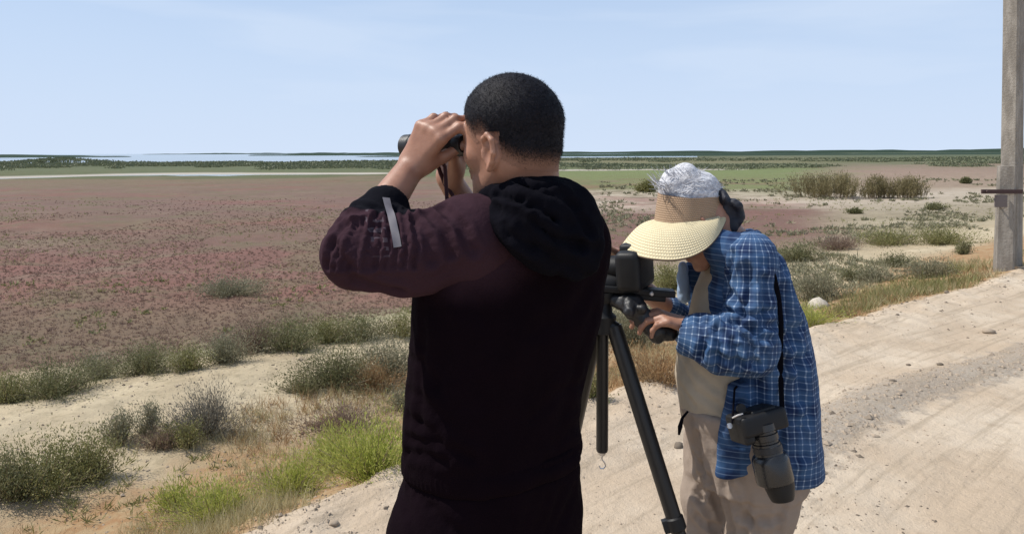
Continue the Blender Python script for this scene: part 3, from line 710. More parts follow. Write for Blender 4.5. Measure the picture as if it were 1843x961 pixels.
def axes(hx, b, ang):           # half width along the shoulder axis so that the silhouette half-width is hx
    return np.sqrt(np.maximum(hx**2-(b*math.sin(ang))**2, 1e-4))/math.cos(ang)
JR = [(352, 890, 1030), (372, 850, 1056), (395, 812, 1072), (430, 776, 1086), (470, 757, 1094), (510, 748, 1096), (560, 746, 1093), (600, 746, 1086), (640, 742, 1074), (690, 736, 1060), (740, 730, 1050), (790, 728, 1046), (830, 731, 1046), (852, 742, 1044)]
z, cx, hx = rows(MD, JR); bb = np.interp(z, [z[-1], z[8], z[4], z[0]], [.135, .135, .13, .07])
aa = axes(hx, bb, ANG)
body.loft(z, cx, ty, aa-.035, bb-.03, ANG, .03)                                        # torso inside the jacket
Ls = P(846, 436, 1.37); Le = P(640, 463, 1.31); Lw = P(741, 300, 1.455)
Rs = P(1015, 436, 1.53); Re = P(905, 480, 1.76); Rw = P(808, 322, 1.60)
body.chain([Ls, (Ls+Le)/2, Le], [.055, .048, .040], .03); body.chain([Le, Le*.6+Lw*.4+np.array([-.006, -.006, 0]), Lw], [.040, .037, .0265], .012)
body.chain([Rs, Re, Rw], [.055, .040, .0265], .02)
hand(body, Lw, (.50, -.34, .80), (.60, .80, .0), (.62, -.47, -.58), ((.75, .75, .45), (.80, .75, .45), (.85, .75, .45), (.9, .8, .5)), (.75, .25, .60), 1.0)
hand(body, Rw, (.20, -.15, .95), (-.60, -.62, .25), (.74, -.6, -.28), ((.75, .85, .4), (.8, .8, .4), (.8, .8, .4), (.9, .8, .5)), (.7, .3, .6), 1.0)
# legs
hz_, hcx, hhx = rows(1.46, [(850, 742, 1036), (880, 726, 1044), (915, 710, 1043), (961, 702, 1034)])
for k in (-1, 1):
    hip = np.array([.0+k*.085*.82-.035, ty+k*.085*.57, .88]); kn = hip+np.array([k*.02, .02, -.42]); an = kn+np.array([k*.015, .0, -.38])
    body.chain([hip, kn, an, an+np.array([0, 0, -.03])], [.085, .055, .036, .04], .03)
    toe = an+np.array([-.09, .13, -.045]); body.cap(an+np.array([0, 0, -.04]), toe, .036, .028, .03)
V, Q = body.mesh(.011, (Hm-np.array([.27, .13, .17]), np.array([.115, 1.70, 1.775])), .0030)
V = relax(V, Q, 1, .35)
loc = (V-Hm)@Rm.T
# short faded hair: density from crown to nape and temple
hl = loc[:, 2]-np.interp(loc[:, 0], [-.11, -.06, -.03, 0.005, .03, .055, .07, .09], [-.078, -.070, -.050, -.012, -.016, .004, .036, .050])
hm_ = sst(hl, -.030, .042)*(np.linalg.norm(V-Hm, axis=1) < .135)*(V[:, 2] > Hm[2]-.11)
hm_[(np.abs(loc[:, 1]) > .0745) & (loc[:, 2] < -.012) & (loc[:, 0] > -.034)] = 0
beard = .30*sst(-loc[:, 2], .06, .085)*sst(loc[:, 0], -.02, .02)*(np.linalg.norm(loc, axis=1) < .16)
mesh('body', V, Q, m_skin, man, attrs={'hairiness': np.maximum(hm_*.92, beard)})
m_bh, t, b = m_hairy('short_black_hair', (.0025, .0025, .0045), (.010, .010, .015), 500, .62)
b.inputs['Specular IOR Level'].default_value = .16
ha = t.n('ShaderNodeAttribute', attribute_name='hairiness').outputs['Fac']; p = pos(t)
b.inputs['Normal'].links[0].from_node.inputs['Strength'].default_value = .35
dt = t.ss(t.m('ADD', t.noise(t.scalev(p, (1, 1, .4)), 700, 2, .8), t.m('SUBTRACT', ha, .5)), .22, .95); src = b.inputs['Base Color'].links[0].from_socket
t.put(b.inputs['Base Color'], t.mix(dt, (.27, .145, .10), src))
on = hm_ > .12; sq = on[Q].all(1); used, inv = np.unique(Q[sq], return_inverse=True); Nn = vnorm(V, Q)
th_ = .0006+.0085*sst(hm_, .25, 1.)*(.35+.65*sst(loc[:, 2], -.03, .03))
hv = V+Nn*(th_+.0005*fbm(V, 150, 3, 8)*sst(hm_, .3, .9))[:, None]
V, Q = hv[used], inv.reshape(-1, 4); hatt = np.clip(hm_[used], 0, 1)
hr = mesh('hair', V, Q, m_bh, man, attrs={'hairiness': hatt})
r = np.random.default_rng(9); Nh = vnorm(V, Q); pick = r.choice(len(V), 30000, p=(sst(hatt, .1, 1.)+.02)/(sst(hatt, .1, 1.)+.02).sum()); ph_ = V[pick]+r.normal(size=(30000, 3))*.0012
gd = -gdir*.35+np.array([0, 0, -.55]); dh = Nh[pick]*.5+gd+r.normal(size=(30000, 3))*.35
Vb, Fb = blades(ph_-Nh[pick]*.0008, dh, (.0018+.0034*hatt[pick])*r.uniform(.6, 1.2, 30000), .00042, r)
tag(mesh('hair_strands', Vb, Fb, m_bh, hr, False, attrs={'hairiness': np.ones(len(Vb))}), None, kind='stuff')


# jacket: torso and sleeves are separate meshes sewn at the shoulder
m_plum = m_cloth('plum_jersey', (.018, .006, .010), (.026, .009, .015), 700, .92, .0, .45)
m_black = m_cloth('black_jersey', (.0035, .0033, .005), (.007, .0066, .010), 700, .92, 0, .45)
m_bpl = m_cloth('blackish_plum_jersey', (.0042, .0022, .0036), (.0075, .0038, .006), 700, .92, 0, .45)
J = SDF(); J.loft(z, cx, ty, aa, bb, ANG, .03, 2.2)
J.cap(Ls+np.array([.07, .05, .02]), Ls+np.array([.03, .03, -.015]), .070, .064, .05); J.cap(Rs+np.array([-.04, -.03, .02]), Rs, .08, .085, .05)
J.loft([P(9, 850, MD)[2], P(9, 822, MD)[2]], cx[-1], ty, aa[-1]*1.015, .140, ANG, .008, 2.2)
V, Q = J.mesh(.0055); r_ = np.random.default_rng(4)
def LN(*a): return [P(*q) for q in a]
cr = []
for y0, x1, dy, am in ((812, 800, 18, .007), (790, 850, 34, .006), (752, 790, 40, .006), (700, 800, 60, .004), (640, 785, 50, .004)): cr.append((LN((736, y0, 1.38), ((736+x1)/2, y0+dy*.35, 1.32), (x1, y0+dy, 1.30)), am, .009))
for y0, x1, dy in ((810, 985, 22), (760, 1000, 40), (690, 960, 60)): cr.append((LN((1048, y0, 1.38), ((1048+x1)/2, y0+dy*.3, 1.31), (x1, y0+dy, 1.29)), .004, .012))
cr += [(LN((770, 520, 1.33), (800, 600, 1.31), (790, 700, 1.31)), .006, .014), (LN((765, 560, 1.33), (762, 640, 1.33), (756, 760, 1.33)), .005, .010), (LN((1075, 500, 1.4), (1030, 560, 1.33), (960, 600, 1.30)), .005, .016), (LN((1070, 560, 1.4), (1040, 640, 1.33), (1010, 760, 1.31)), .004, .014), (LN((850, 520, 1.30), (900, 640, 1.29)), .004, .016)]
V = crease(V, Q, cr); V = bumpify(V, Q, .0035, 9, 11); V = bumpify(V, Q, .0012, 35, 12, 2)
m_jk, t, b = material('jacket_painted_shade', 1., .03); p = pos(t); n = t.noise(p, 14, 4)
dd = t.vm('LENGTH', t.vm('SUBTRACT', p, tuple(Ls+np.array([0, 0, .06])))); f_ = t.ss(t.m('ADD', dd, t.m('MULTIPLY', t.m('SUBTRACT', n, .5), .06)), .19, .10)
t.put(b.inputs['Base Color'], t.mix(f_, t.mix(n, (.0042, .0022, .0036), (.0075, .0038, .006)), t.mix(n, (.029, .0145, .020), (.045, .023, .031))))  # plum fades to near-black off the left shoulder; back shade painted into colour
bump(t, b, t.m('ADD', t.m('MULTIPLY', t.noise(p, 700, 2), .25), t.noise(p, 130, 4)), .45, .003)
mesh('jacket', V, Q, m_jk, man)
WB = SDF(); zz = np.array([P(9, 852, MD)[2], P(9, 845, MD)[2], P(9, 815, MD)[2], P(9, 808, MD)[2]]); WB.loft(zz, cx[-2], ty, aa[-2]+np.array([-.006, .002, .002, -.006]), np.array([.131, .138, .138, .131]), ANG, .01, 2.2)
Vw, Qw = WB.mesh(.0045); tw_ = np.arctan2(Vw[:, 1]-ty, Vw[:, 0]-cx[-2]); Vw = bumpify(Vw, Qw, .003, 18, 14); Vw = Vw+vnorm(Vw, Qw)*(np.sin(tw_*110)*.0012)[:, None]; mesh('waistband', Vw, Qw, m_bpl, man)
E = SDF(); e1 = P(745, 456, 1.33)
cuffe = Le*.50+Lw*.50
E.chain([Ls+np.array([.045, .035, .016]), Ls+np.array([0, 0, .004]), e1, Le+np.array([0, 0, .004])], [.079, .083, .074, .058], .02)
E.chain([Le+np.array([0, 0, .002]), Le*.75+Lw*.25, cuffe], [.057, .054, .047], .02); E.cap(cuffe+(Lw-cuffe)*.02, cuffe+(Lw-cuffe)*.6, .034, .0325, .002, 's')
V, Q = E.mesh(.0034); ax_ = nrm(Le-Ls)
def ring(c, n_, r, a0, a1, k=7):
    n_ = nrm(n_); u = nrm(np.cross(n_, (0, 1, 0.2))); w = np.cross(n_, u)
    return [c+(u*math.cos(a)+w*math.sin(a))*r for a in np.linspace(a0, a1, k)]
cr = []
for i, px in enumerate((598, 611, 623, 636, 648, 660, 672, 684, 700, 716, 733, 752)):
    sl_ = 30-3*i
    cr.append((LN((px-6+sl_, 405-.18*(px-600), 1.27), (px, 440, 1.245), (px-8, 480, 1.25)), (.0080 if px < 700 else .006), (.0042 if i % 3 else .006)))
for (a, b_, c_) in (((770, 385), (800, 420), (812, 455)), ((795, 372), (830, 405), (850, 450)), ((748, 392), (772, 430), (776, 470)), ((600, 440), (640, 505), (720, 522))):
    cr.append((LN(a+(1.28,), b_+(1.27,), c_+(1.27,)), .009, .009))
fa = nrm(Lw-Le)
for t_, am in ((.12, .007), (.22, .008), (.31, .007)): cr.append((ring(Le+(Lw-Le)*t_, fa+np.array([.3*(t_-.2), 0, 0]), .054, -1.6, 2.6), am, .006))
V = crease(V, Q, cr); V = bumpify(V, Q, .003, 14, 21); V = bumpify(V, Q, .0010, 45, 22, 2)
# printed marks and black cuff live on the sleeve itself
m_sl, t, b = material('plum_sleeve_fabric', 1., .05); p = pos(t)
axo = Le; al = t.vm('DOT_PRODUCT', t.vm('SUBTRACT', p, tuple(Ls)), tuple(nrm(Le-Ls)))
fl = t.vm('DOT_PRODUCT', t.vm('SUBTRACT', p, tuple(Le)), tuple(fa)); ln_ = float(np.linalg.norm(Le-Ls))
plum = t.mix(t.noise(p, 14, 4), (.029, .0145, .020), (.045, .023, .031))
sm = lambda x, a, b_: t.m('MULTIPLY', t.ss(x, a-.001, a+.001), t.m('SUBTRACT', 1., t.ss(x, b_-.001, b_+.001)))
hgt = t.sep(p)[2]; zc = float(Le[2]); topm = t.m('MULTIPLY', t.ss(hgt, zc-.005, zc+.0), t.ss(t.sep(p)[1], 1.5, 1.2))
glyph = t.m('MULTIPLY', sm(al, ln_-.052, ln_-.022), t.m('MULTIPLY', t.ss(t.n('ShaderNodeTexWave', {'Vector': p, 'Scale': 20., 'Distortion': 3.}, bands_direction='Z').outputs['Fac'], .5, .6), t.ss(t.noise(p, 60, 1), .48, .53)))
glyph = t.m('MULTIPLY', glyph, t.ss(hgt, zc+.006, zc+.012))
cuffm = t.ss(t.vm('LENGTH', t.vm('SUBTRACT', p, tuple(cuffe))), .086, .083)
colr = t.mix(t.m('MULTIPLY', glyph, .16), plum, (.36, .32, .37)); colr = t.mix(cuffm, colr, (.006, .006, .009))
t.put(b.inputs['Base Color'], colr); bump(t, b, t.m('ADD', t.m('MULTIPLY', t.noise(p, 700, 2), .25), t.noise(p, 120, 4)), .45, .003)
mesh('sleeve', V, Q, m_sl, man)
# reflective band round the upper arm, laid on the sleeve surface
m_band = m_plain('grey_reflective_band', (.12, .11, .125), .6)
an_ = nrm(Le-Ls); u1 = nrm(np.cross(an_, (0, 0, 1.))); w1 = np.cross(u1, an_); c0 = ln_-.066; rel = V-Ls; al_ = rel@an_; tp = np.arctan2(rel@w1, rel@u1); rd_ = np.sqrt((rel@u1)**2+(rel@w1)**2)
bv = []; bf = []; angs = np.linspace(-2.9, 2.9, 90); mk = []
for i_, th in enumerate(angs):
    for cc in (c0-.0065, c0+.0, c0+.0065):
        wgt = np.exp(-((al_-cc)/.004)**2-((tp-th)/.13)**2)+1e-12; R_ = (rd_*wgt).sum()/wgt.sum()+.0036; bv.append(Ls+an_*cc+(u1*math.cos(th)+w1*math.sin(th))*R_)
bv = np.array(bv); ok = [(bv[i_*3][2] > Le[2]-.014) and bv[i_*3][1] < 1.34 for i_ in range(90)]
bf = [(i_*3+k, i_*3+k+1, i_*3+k+4, i_*3+k+3) for i_ in range(89) for k in (0, 1) if ok[i_] and ok[i_+1]]
mesh('sleeve_band', bv, bf, m_band, man)
E = SDF(); E.chain([Rs+np.array([-.045, -.03, .016]), Rs, Re], [.078, .083, .060], .02); E.chain([Re, Re*.55+Rw*.45], [.060, .046], .02)
V, Q = E.mesh(.006); V = bumpify(V, Q, .003, 14, 25); mesh('sleeve', V, Q, m_sl, man)
# hood: rolled collar round the neck and the bag hanging down the back
Hd = SDF(); nk = P(945, 372, 1.455)
ring_ = []
for a in np.linspace(0, 2*math.pi, 15)[:-1]:
    q = nk + rgtT*math.cos(a)*.088 + fwdT*math.sin(a)*.080; back = -math.sin(a)
    q[2] += .026*back+.006; ring_.append((q, .019+.010*max(back, 0)))
for i in range(len(ring_)): a, b_ = ring_[i], ring_[(i+1) % len(ring_)]; Hd.cap(a[0], b_[0], a[1], b_[1], .015)
Hd.cap(P(930, 366, 1.355), P(1030, 378, 1.37), .032, .044, .03); Hd.cap(P(905, 398, 1.33), P(1045, 420, 1.345), .028, .042, .04)
Hd.cap(P(960, 440, 1.315), P(1040, 470, 1.335), .026, .034, .045); Hd.ell(P(985, 405, 1.34), (.095, .045, .075), frame([.82, .57, 0]), .04)
Hd.cap(P(880, 356, 1.38), P(925, 400, 1.34), .020, .026, .02)
V, Q = Hd.mesh(.0048)
cr = [(LN((895, 352, 1.33), (940, 362, 1.28), (1000, 400, 1.28)), .011, .006), (LN((950, 390, 1.33), (1000, 430, 1.28), (1050, 445, 1.28)), .010, .007), (LN((1010, 345, 1.33), (1040, 380, 1.28), (1062, 420, 1.28)), .010, .007), (LN((930, 330, 1.33), (960, 338, 1.28), (1000, 335, 1.28)), .008, .005), (LN((890, 372, 1.33), (915, 420, 1.28), (960, 450, 1.28)), .009, .007), (LN((880, 360, 1.33), (930, 400, 1.28), (1000, 470, 1.28), (1060, 500, 1.31)), .006, .010), (LN((905, 345, 1.34), (960, 372, 1.28), (1030, 405, 1.29)), .007, .009), (LN((930, 335, 1.36), (985, 350, 1.31), (1040, 372, 1.32)), .006, .007),
      (LN((1000, 400, 1.28), (1040, 440, 1.29), (1075, 450, 1.32)), .006, .009), (LN((940, 420, 1.28), (985, 460, 1.28), (1010, 500, 1.29)), .005, .009)]
V = crease(V, Q, cr); V = bumpify(V, Q, .005, 16, 31); V = bumpify(V, Q, .0012, 60, 32, 2); mesh('hood', V, Q, m_black, man)
# hem rib, cord, trousers, shoes
m = MB(); m.tube([P(748, 838, 1.345), P(772, 834, 1.325), P(798, 836, 1.315)], [.0035, .003, .0028], 8); m.build('hem_cord', m_plain('grey_cord', (.22, .20, .22), .6), man)
Tr = SDF(); z2, cx2, hx2 = rows(MD+.02, [(835, 738, 1040), (860, 730, 1047), (900, 713, 1048), (935, 704, 1042), (975, 700, 1036), (1010, 704, 1032)])
Tr.loft(z2, cx2, ty, axes(hx2, .14, ANG), .14, ANG, .03, 2.2)
for k in (-1, 1):
    hip = np.array([.0+k*.085*.82-.035, ty+k*.085*.57, .84]); kn = hip+np.array([k*.02, .02, -.40]); an = kn+np.array([k*.015, .0, -.37])
    Tr.chain([hip, kn, an], [.108, .078, .062], .03)
    sh = SDF(); toe = an+np.array([-.11, .15, -.055]); a0 = an+np.array([.01, -.015, -.045]); sh.cap(a0+np.array([.01, -.02, -.015]), toe, .042, .036, .02); sh.cap(a0, a0+np.array([0, 0, .05]), .044, .046, .02)
    sh.fn(lambda x, y, z, q=a0[2]-.05: q-z+0*x+0*y, a0-.3, a0+.3, .004, 's')
    sh.p[-1] = (lambda x, y, z, q=a0[2]-.045: (z-q)+0*x+0*y,)+sh.p[-1][1:]
    Vs, Qs = sh.mesh(.006); mesh('shoe', Vs, Qs, m_black, man)
V, Q = Tr.mesh(.0065); cr = []
for i in range(5): cr.append((LN((722+i*14, 870+i*10, 1.35), (745+i*20, 960, 1.33)), .005, .009))
for i in range(4): cr.append((LN((1035-i*25, 880+i*8, 1.38), (1000-i*20, 960, 1.35)), .004, .011))
V = crease(V, Q, cr); V = bumpify(V, Q, .004, 10, 41); mesh('trousers', V, Q, m_bpl, man)

# binoculars in his hands
Lm = np.array([-.6, -.8, 0]); bo = Hm.copy(); bo[2] = P(900, 262, 1.5)[2]+.004; ba = nrm([-.8, .6, -.02])
bino = thing('binoculars', 'compact black binoculars held up to the eyes of the man', 'binoculars', bo+ba*.16)
m_rub = m_plain('black_rubber', (.012, .012, .014), .45, bs=.3, bscale=700); m_gl = m_plain('coated_glass', (.03, .05, .09), .08, spec=.9); m_mt = m_plain('worn_metal', (.35, .35, .37), .35, 1.)
for k in (-1, 1):
    o_ = bo+Lm*.034*k
    m = MB(); m.rev(o_, ba, [(.108, .0165), (.112, .018), (.135, .0185), (.15, .023), (.185, .0245), (.205, .0225), (.218, .0235), (.240, .0245), (.248, .0245), (.249, .0215), (.242, .0205)]); bt = m.build('barrel', m_rub, bino)
    m = MB(); m.rev(o_, ba, [(.243, .0001), (.2435, .0205), (.2445, .0203), (.246, .012), (.2465, .0001)]); m.build('objective_lens', m_gl, bt)
    m = MB(); m.rev(o_, ba, [(.092, .013), (.090, .0175), (.097, .0185), (.11, .0175)]); m.build('eyecup', m_rub, bt)
    m = MB(); m.rev(o_, ba, [(.224, .0242), (.225, .0250), (.232, .0252), (.233, .0244)]); m.build('focus_ring', m_rub, bt)
m = MB(); m.box(bo+ba*.185, np.stack([ba, Lm, np.cross(ba, Lm)]), (.06, .045, .018)); m.build('bridge', m_rub, bino)
m = MB(); m.rev(bo+np.array([0, 0, .012]), ba, [(.13, .008), (.132, .0105), (.158, .0105), (.16, .008)]); m.build('focus_wheel', m_rub, bino)
m_strap = m_plain('dark_red_strap', (.05, .012, .016), .7)
m = MB(); st = [P(790, 285, 1.47), P(801, 300, 1.48), P(803, 335, 1.475), P(805, 368, 1.47), P(812, 410, 1.47), P(850, 430, 1.46), nk+fwdT*.085+rgtT*-.05, nk+rgtT*-.075+np.array([0, 0, .02]), nk-fwdT*.06+np.array([0, 0, .03]), nk+rgtT*.07+np.array([0, 0, .02]), nk+fwdT*.09+rgtT*.05, P(860, 420, 1.60), P(800, 330, 1.58), P(785, 290, 1.56)]
m.tube(st, .0045, 8, flat=.35); m.build('neck_strap', m_strap, bino)
# ------------------------------------------------------------------ utility pole
g0 = ground_at(1812, 487); gy = float(g0[1])
pole = thing('utility_pole', 'tall grey concrete pole strapped to a short concrete stub at the right frame edge', 'pole', (g0[0], g0[1]+.15, g0[2]-.02))
m_conc, t, b = material('weathered_concrete', .9, .2); p = pos(t)
c = t.mix(t.ss(t.noise(t.scalev(p, (1, 1, .25)), 9, 5, .65), .35, .7), (.22, .195, .165), (.36, .325, .28)); c = t.mix(t.m('MULTIPLY', t.ss(t.noise(p, 22, 5, .7), .55, .75), .5), c, (.14, .11, .09))
t.put(b.inputs['Base Color'], c); bump(t, b, t.m('ADD', t.noise(p, 35, 5, .7), t.m('MULTIPLY', t.noise(p, 160, 3), .4)), .6, .02)
def post(name, px0, py0, px1, py1, d, w0, w1, mt, ang, seg=24, z0=None, top=None):
    a = P(px0, py0, d); b_ = P(px1, py1, d)
    if z0 is not None: a = a+(a-b_)/(a[2]-b_[2])*(z0-a[2])
    if top is not None: b_ = b_+(b_-a)/(b_[2]-a[2])*(top-b_[2])
    V = []; F = []; ca, sa = math.cos(ang), math.sin(ang); n = seg
    for i in range(n+1):
        f = i/n; c_ = a+(b_-a)*f; w = (w0+(w1-w0)*f)/2; ch = w*.78
        for (x, y) in ((-w, -ch), (-ch, -w), (ch, -w), (w, -ch), (w, ch), (ch, w), (-ch, w), (-w, ch)):
            j = 1+.02*float(noise3(np.array([x*9, y*9, c_[2]*4]), 1, 3)); V.append(c_+np.array([ca*x-sa*y, sa*x+ca*y, 0])*j)
    for i in range(n):
        for k in range(8): k2 = (k+1) % 8; F.append((i*8+k, i*8+k2, i*8+8+k2, i*8+8+k))
    F.append(tuple(range(8))[::-1]); F.append(tuple(n*8+k for k in range(8)))
    return mesh(name, V, F, mt, pole, False)
post('shaft', 1819, 487, 1825, 10, gy+.22, .215, .175, m_conc, math.radians(33), z0=g0[2]-.3, top=8.2)
post('stub_post', 1806, 487, 1812, 299, gy-.04, .225, .20, m_conc, math.radians(-28), z0=g0[2]-.3)
m_rust = m_plain('rusty_iron', (.085, .05, .045), .8, .3, bs=.4, bscale=80)
cz = P(1805, 345, gy)
m = MB(); a_ = math.radians(-6); R_ = np.array([[math.cos(a_), math.sin(a_), 0], [-math.sin(a_), math.cos(a_), 0], [0, 0, 1.]])
m.box(P(1803, 345, gy-.17), R_, (.50, .03, .055)); m.build('clamp_bar', m_rust, pole)
m = MB(); m.box(P(1806, 345, gy+.40), R_, (.50, .03, .055)); m.build('clamp_bar', m_rust, pole)
for px in (1779, 1833):
    m = MB(); m.tube([P(px, 345, gy-.20), P(px, 345, gy+.43)], .011, 8); m.rev(P(px, 345, gy-.205), (0, 1, 0), [(0, .022), (.018, .022)], 6); m.build('clamp_bolt', m_rust, pole)
m = MB(); m.box(P(1801, 362, gy-.155), R_, (.14, .05, .16)); m.build('packing_block', m_plain('dark_wood_block', (.17, .14, .13), .9), pole)

# ------------------------------------------------------------------ the woman bending to the camera
WD = 2.08
wom = thing('person', 'woman in blue plaid shirt and straw visor bending over a camera on a tripod', 'person', (P(1360, 900, 2.1)[0], 2.1, .03))
Rw_ = frame([-.95, .30, 0], .68, .12); Hw = P(1248, 392, 2.09)
B = SDF(); wq = head(B, Hw, Rw_, .95)
nb0 = P(1335, 462, 2.10); B.cap(wq(-.03, 0, -.05), nb0, .055, .062, .03)
bodyR = [(440, 1300, 1372), (470, 1285, 1396), (520, 1262, 1412), (560, 1250, 1420), (620, 1236, 1430), (680, 1228, 1440), (740, 1232, 1446), (800, 1242, 1446), (850, 1250, 1444)]
zb, cxb, hxb = rows(WD, bodyR)
B.loft(zb, cxb, WD, hxb-.02, np.interp(zb, [zb[-1], zb[4], zb[0]], [.12, .12, .10]), 0, .03)
NS = P(1352, 470, 1.95); NE = P(1352, 622, 1.91); NW = P(1243, 588, 1.955)
FS = P(1338, 474, 2.25); FE = P(1248, 596, 2.36); FW = P(1133, 497, 2.16)
B.chain([NS, NE, NW], [.048, .040, .026], .02); B.chain([FS, FE, FW], [.048, .038, .025], .02)
hand(B, NW, (-.93, .10, .30), (-.22, .25, -.94), (-.15, .95, .22), ((.35, .55, .4), (.4, .6, .4), (.5, .6, .45), (.6, .6, .5)), (.6, .5, .5), .94)
hand(B, FW, (-.50, -.15, .85), (-.75, -.35, -.55), (.1, -.95, .1), ((.5, .6, .4), (.5, .6, .4), (.55, .6, .4), (.6, .6, .4)), (.6, .5, .5), .94)
legs = []
for (x0, y0, x1, r0) in ((1283, 2.17, 1275, .085), (1378, 2.02, 1362, .10)):
    hp = P(x0, 800, y0); kn = P(x1, 985, y0); an = np.array([kn[0]+.03, y0, .09]); legs.append((hp, kn, an)); B.chain([hp, kn, an, an+np.array([0, 0, -.05])], [r0-.01, .055, .036, .04], .03)
    B.cap(an+np.array([.02, 0, -.045]), an+np.array([-.15, .02, -.065]), .034, .026, .02)
V, Q = B.mesh(.012, (P(1090, 640, 1.9)-np.array([0, .02, 0]), P(1300, 330, 2.2)+np.array([0, .02, 0])), .0033)
V = relax(V, Q, 1, .35); mesh('body', V, Q, m_skin2, wom, attrs={'hairiness': np.zeros(len(V))})
for hp, kn, an in legs:
    sh = SDF(); a0 = an+np.array([.02, 0, -.045]); sh.cap(a0, an+np.array([-.16, .02, -.06]), .043, .036, .02); sh.cap(a0, a0+np.array([0, 0, .05]), .043, .045, .02); sh.fn(lambda x, y, z: (.012-z)*-1+0*x+0*y, a0-.3, a0+.3, .004, 's')
    sh.p[-1] = (lambda x, y, z: (z-.012)+0*x+0*y,)+sh.p[-1][1:]
    Vs, Qs = sh.mesh(.006); mesh('shoe', Vs, Qs, m_plain('brown_shoe_leather', (.10, .07, .05), .7), wom)

# plaid cloth: u, v in metres along the cloth
m_plaid, t, b = material('blue_plaid_cotton', .88, .15); uv = t.n('ShaderNodeAttribute', attribute_name='cloth').outputs['Vector']; s3 = t.sep(uv); p = pos(t)
def stripes(x, per, w, off=0., soft=.0008):
    f = t.m('ABSOLUTE', t.m('SUBTRACT', t.m('MODULO', t.m('ADD', t.m('ADD', x, 20.*per), off), per), per/2)); return t.m('SUBTRACT', 1., t.ss(f, w/2-soft, w/2+soft))
br = t.m('MULTIPLY', t.m('ADD', stripes(s3[0], .064, .030, 0., .004), stripes(s3[1], .064, .030, 0., .004)), .5)
c = t.mix(br, (.034, .080, .175), (.011, .024, .075)); c = t.mix(t.m('MULTIPLY', t.ss(t.noise(p, 14, 5), .35, .7), .4), c, (.08, .14, .25))
thin = t.m('MAXIMUM', stripes(s3[0], .016, .0026), stripes(s3[1], .016, .0026)); th2 = t.m('MAXIMUM', stripes(s3[0], .011, .0016, .005), stripes(s3[1], .011, .0016, .005))
both = t.m('MULTIPLY', stripes(s3[0], .016, .003), stripes(s3[1], .016, .003))
c = t.mix(t.m('MULTIPLY', th2, .0), c, (.22, .33, .52)); c = t.mix(t.m('MULTIPLY', thin, t.m('ADD', .08, t.m('MULTIPLY', t.noise(p, 22, 3), .36))), c, (.30, .40, .56)); c = t.mix(t.m('MULTIPLY', both, .5), c, (.6, .68, .78))
t.put(b.inputs['Base Color'], c); bump(t, b, t.m('ADD', t.m('MULTIPLY', t.noise(p, 800, 2), .3), t.noise(p, 70, 4)), .35, .003)
def uvbody(V, c0): a = np.arctan2(V[:, 1]-c0[1], V[:, 0]-c0[0]); a = np.where(a > math.pi/2, a-2*math.pi, a); return np.stack([a*.165+.03*(V[:, 2]-1), V[:, 2]+.05*(V[:, 0]-c0[0]), 0*a], 1)
def uvlimb(V, pts):
    best = np.full(len(V), 9.); U = np.zeros((len(V), 3)); s0 = 0; up = None
    for a, b_ in zip(pts[:-1], pts[1:]):
        d = nrm(b_-a); L_ = np.linalg.norm(b_-a); up = nrm(np.cross(d, (0, 1., .1))); w = np.cross(d, up); t_ = np.clip((V-a)@d, -.08, L_+.08); q = V-a-d*t_[:, None]; ds = np.linalg.norm(V-a-d*np.clip(t_, 0, L_)[:, None], axis=1)
        k = ds < best; U[k] = np.stack([np.arctan2(q@up, q@w)*.062, s0+t_, 0*t_], 1)[k]; best = np.minimum(best, ds); s0 += L_
    return U
shR = [(412, 1322, 1350), (425, 1306, 1366), (445, 1290, 1384), (470, 1278, 1400), (510, 1264, 1419), (550, 1260, 1432), (590, 1264, 1441), (640, 1284, 1453), (690, 1306, 1459), (740, 1304, 1462), (790, 1298, 1467), (824, 1292, 1468), (832, 1290, 1468)]
zs, cs, hs_ = rows(WD, shR); bs_ = np.interp(zs, [zs[-1], zs[8], zs[5], zs[3], zs[0]], [.195, .185, .185, .165, .07])
SH = SDF(); SH.loft(zs, cs, WD, hs_, bs_, 0, .02, 2.3)
SH.loft(*[np.array(q) for q in zip(*[(P(1, py, 1.93)[2], P((x0+x1)/2, py, 1.93)[0], 1.925, (x1-x0)/2*1.93/FPX, .022) for (py, x0, x1) in ((862, 1283, 1318), (850, 1284, 1360), (800, 1288, 1380), (740, 1300, 1390), (690, 1306, 1390))])], 0, .02, 2.4)
SH.cap(P(1300, 448, 2.0), P(1350, 470, 1.96), .05, .06, .04); SH.cap(P(1245, 486, 2.22), P(1262, 560, 2.25), .028, .035, .02)
V, Q = SH.mesh(.0055); cr = []
for (a, m_, b_) in (((1395, 470), (1415, 540), (1425, 620)), ((1410, 520), (1432, 620), (1440, 720)), ((1400, 600), (1410, 700), (1405, 820)), ((1440, 660), (1450, 740), (1448, 820)), ((1425, 690), (1432, 760), (1430, 825)), ((1330, 690), (1335, 760), (1320, 840)), ((1375, 420), (1395, 450), (1412, 490)), ((1452, 640), (1420, 655), (1400, 650)), ((1440, 590), (1415, 610), (1398, 605)), ((1360, 680), (1365, 740), (1362, 815))):
    cr.append((LN(a+(1.95,), m_+(1.9,), b_+(1.9,)), .0135, .013))
V = crease(V, Q, cr); V = bumpify(V, Q, .006, 9, 51); V = bumpify(V, Q, .0015, 40, 52, 2)
shV, shQ = V, Q; mesh('shirt', V, Q, m_plaid, wom, attrs={'cloth': uvbody(V, (cs[6], WD))})
E = SDF(); cu = P(1243, 604, 1.945); e0 = P(1340, 622, 1.905)
E.chain([NS+np.array([.01, .03, .02]), NS, (NS+NE)/2, NE], [.058, .064, .061, .066], .025); E.chain([NE, e0, P(1300, 620, 1.90), P(1265, 608, 1.925), cu], [.066, .070, .066, .054, .050], .03)
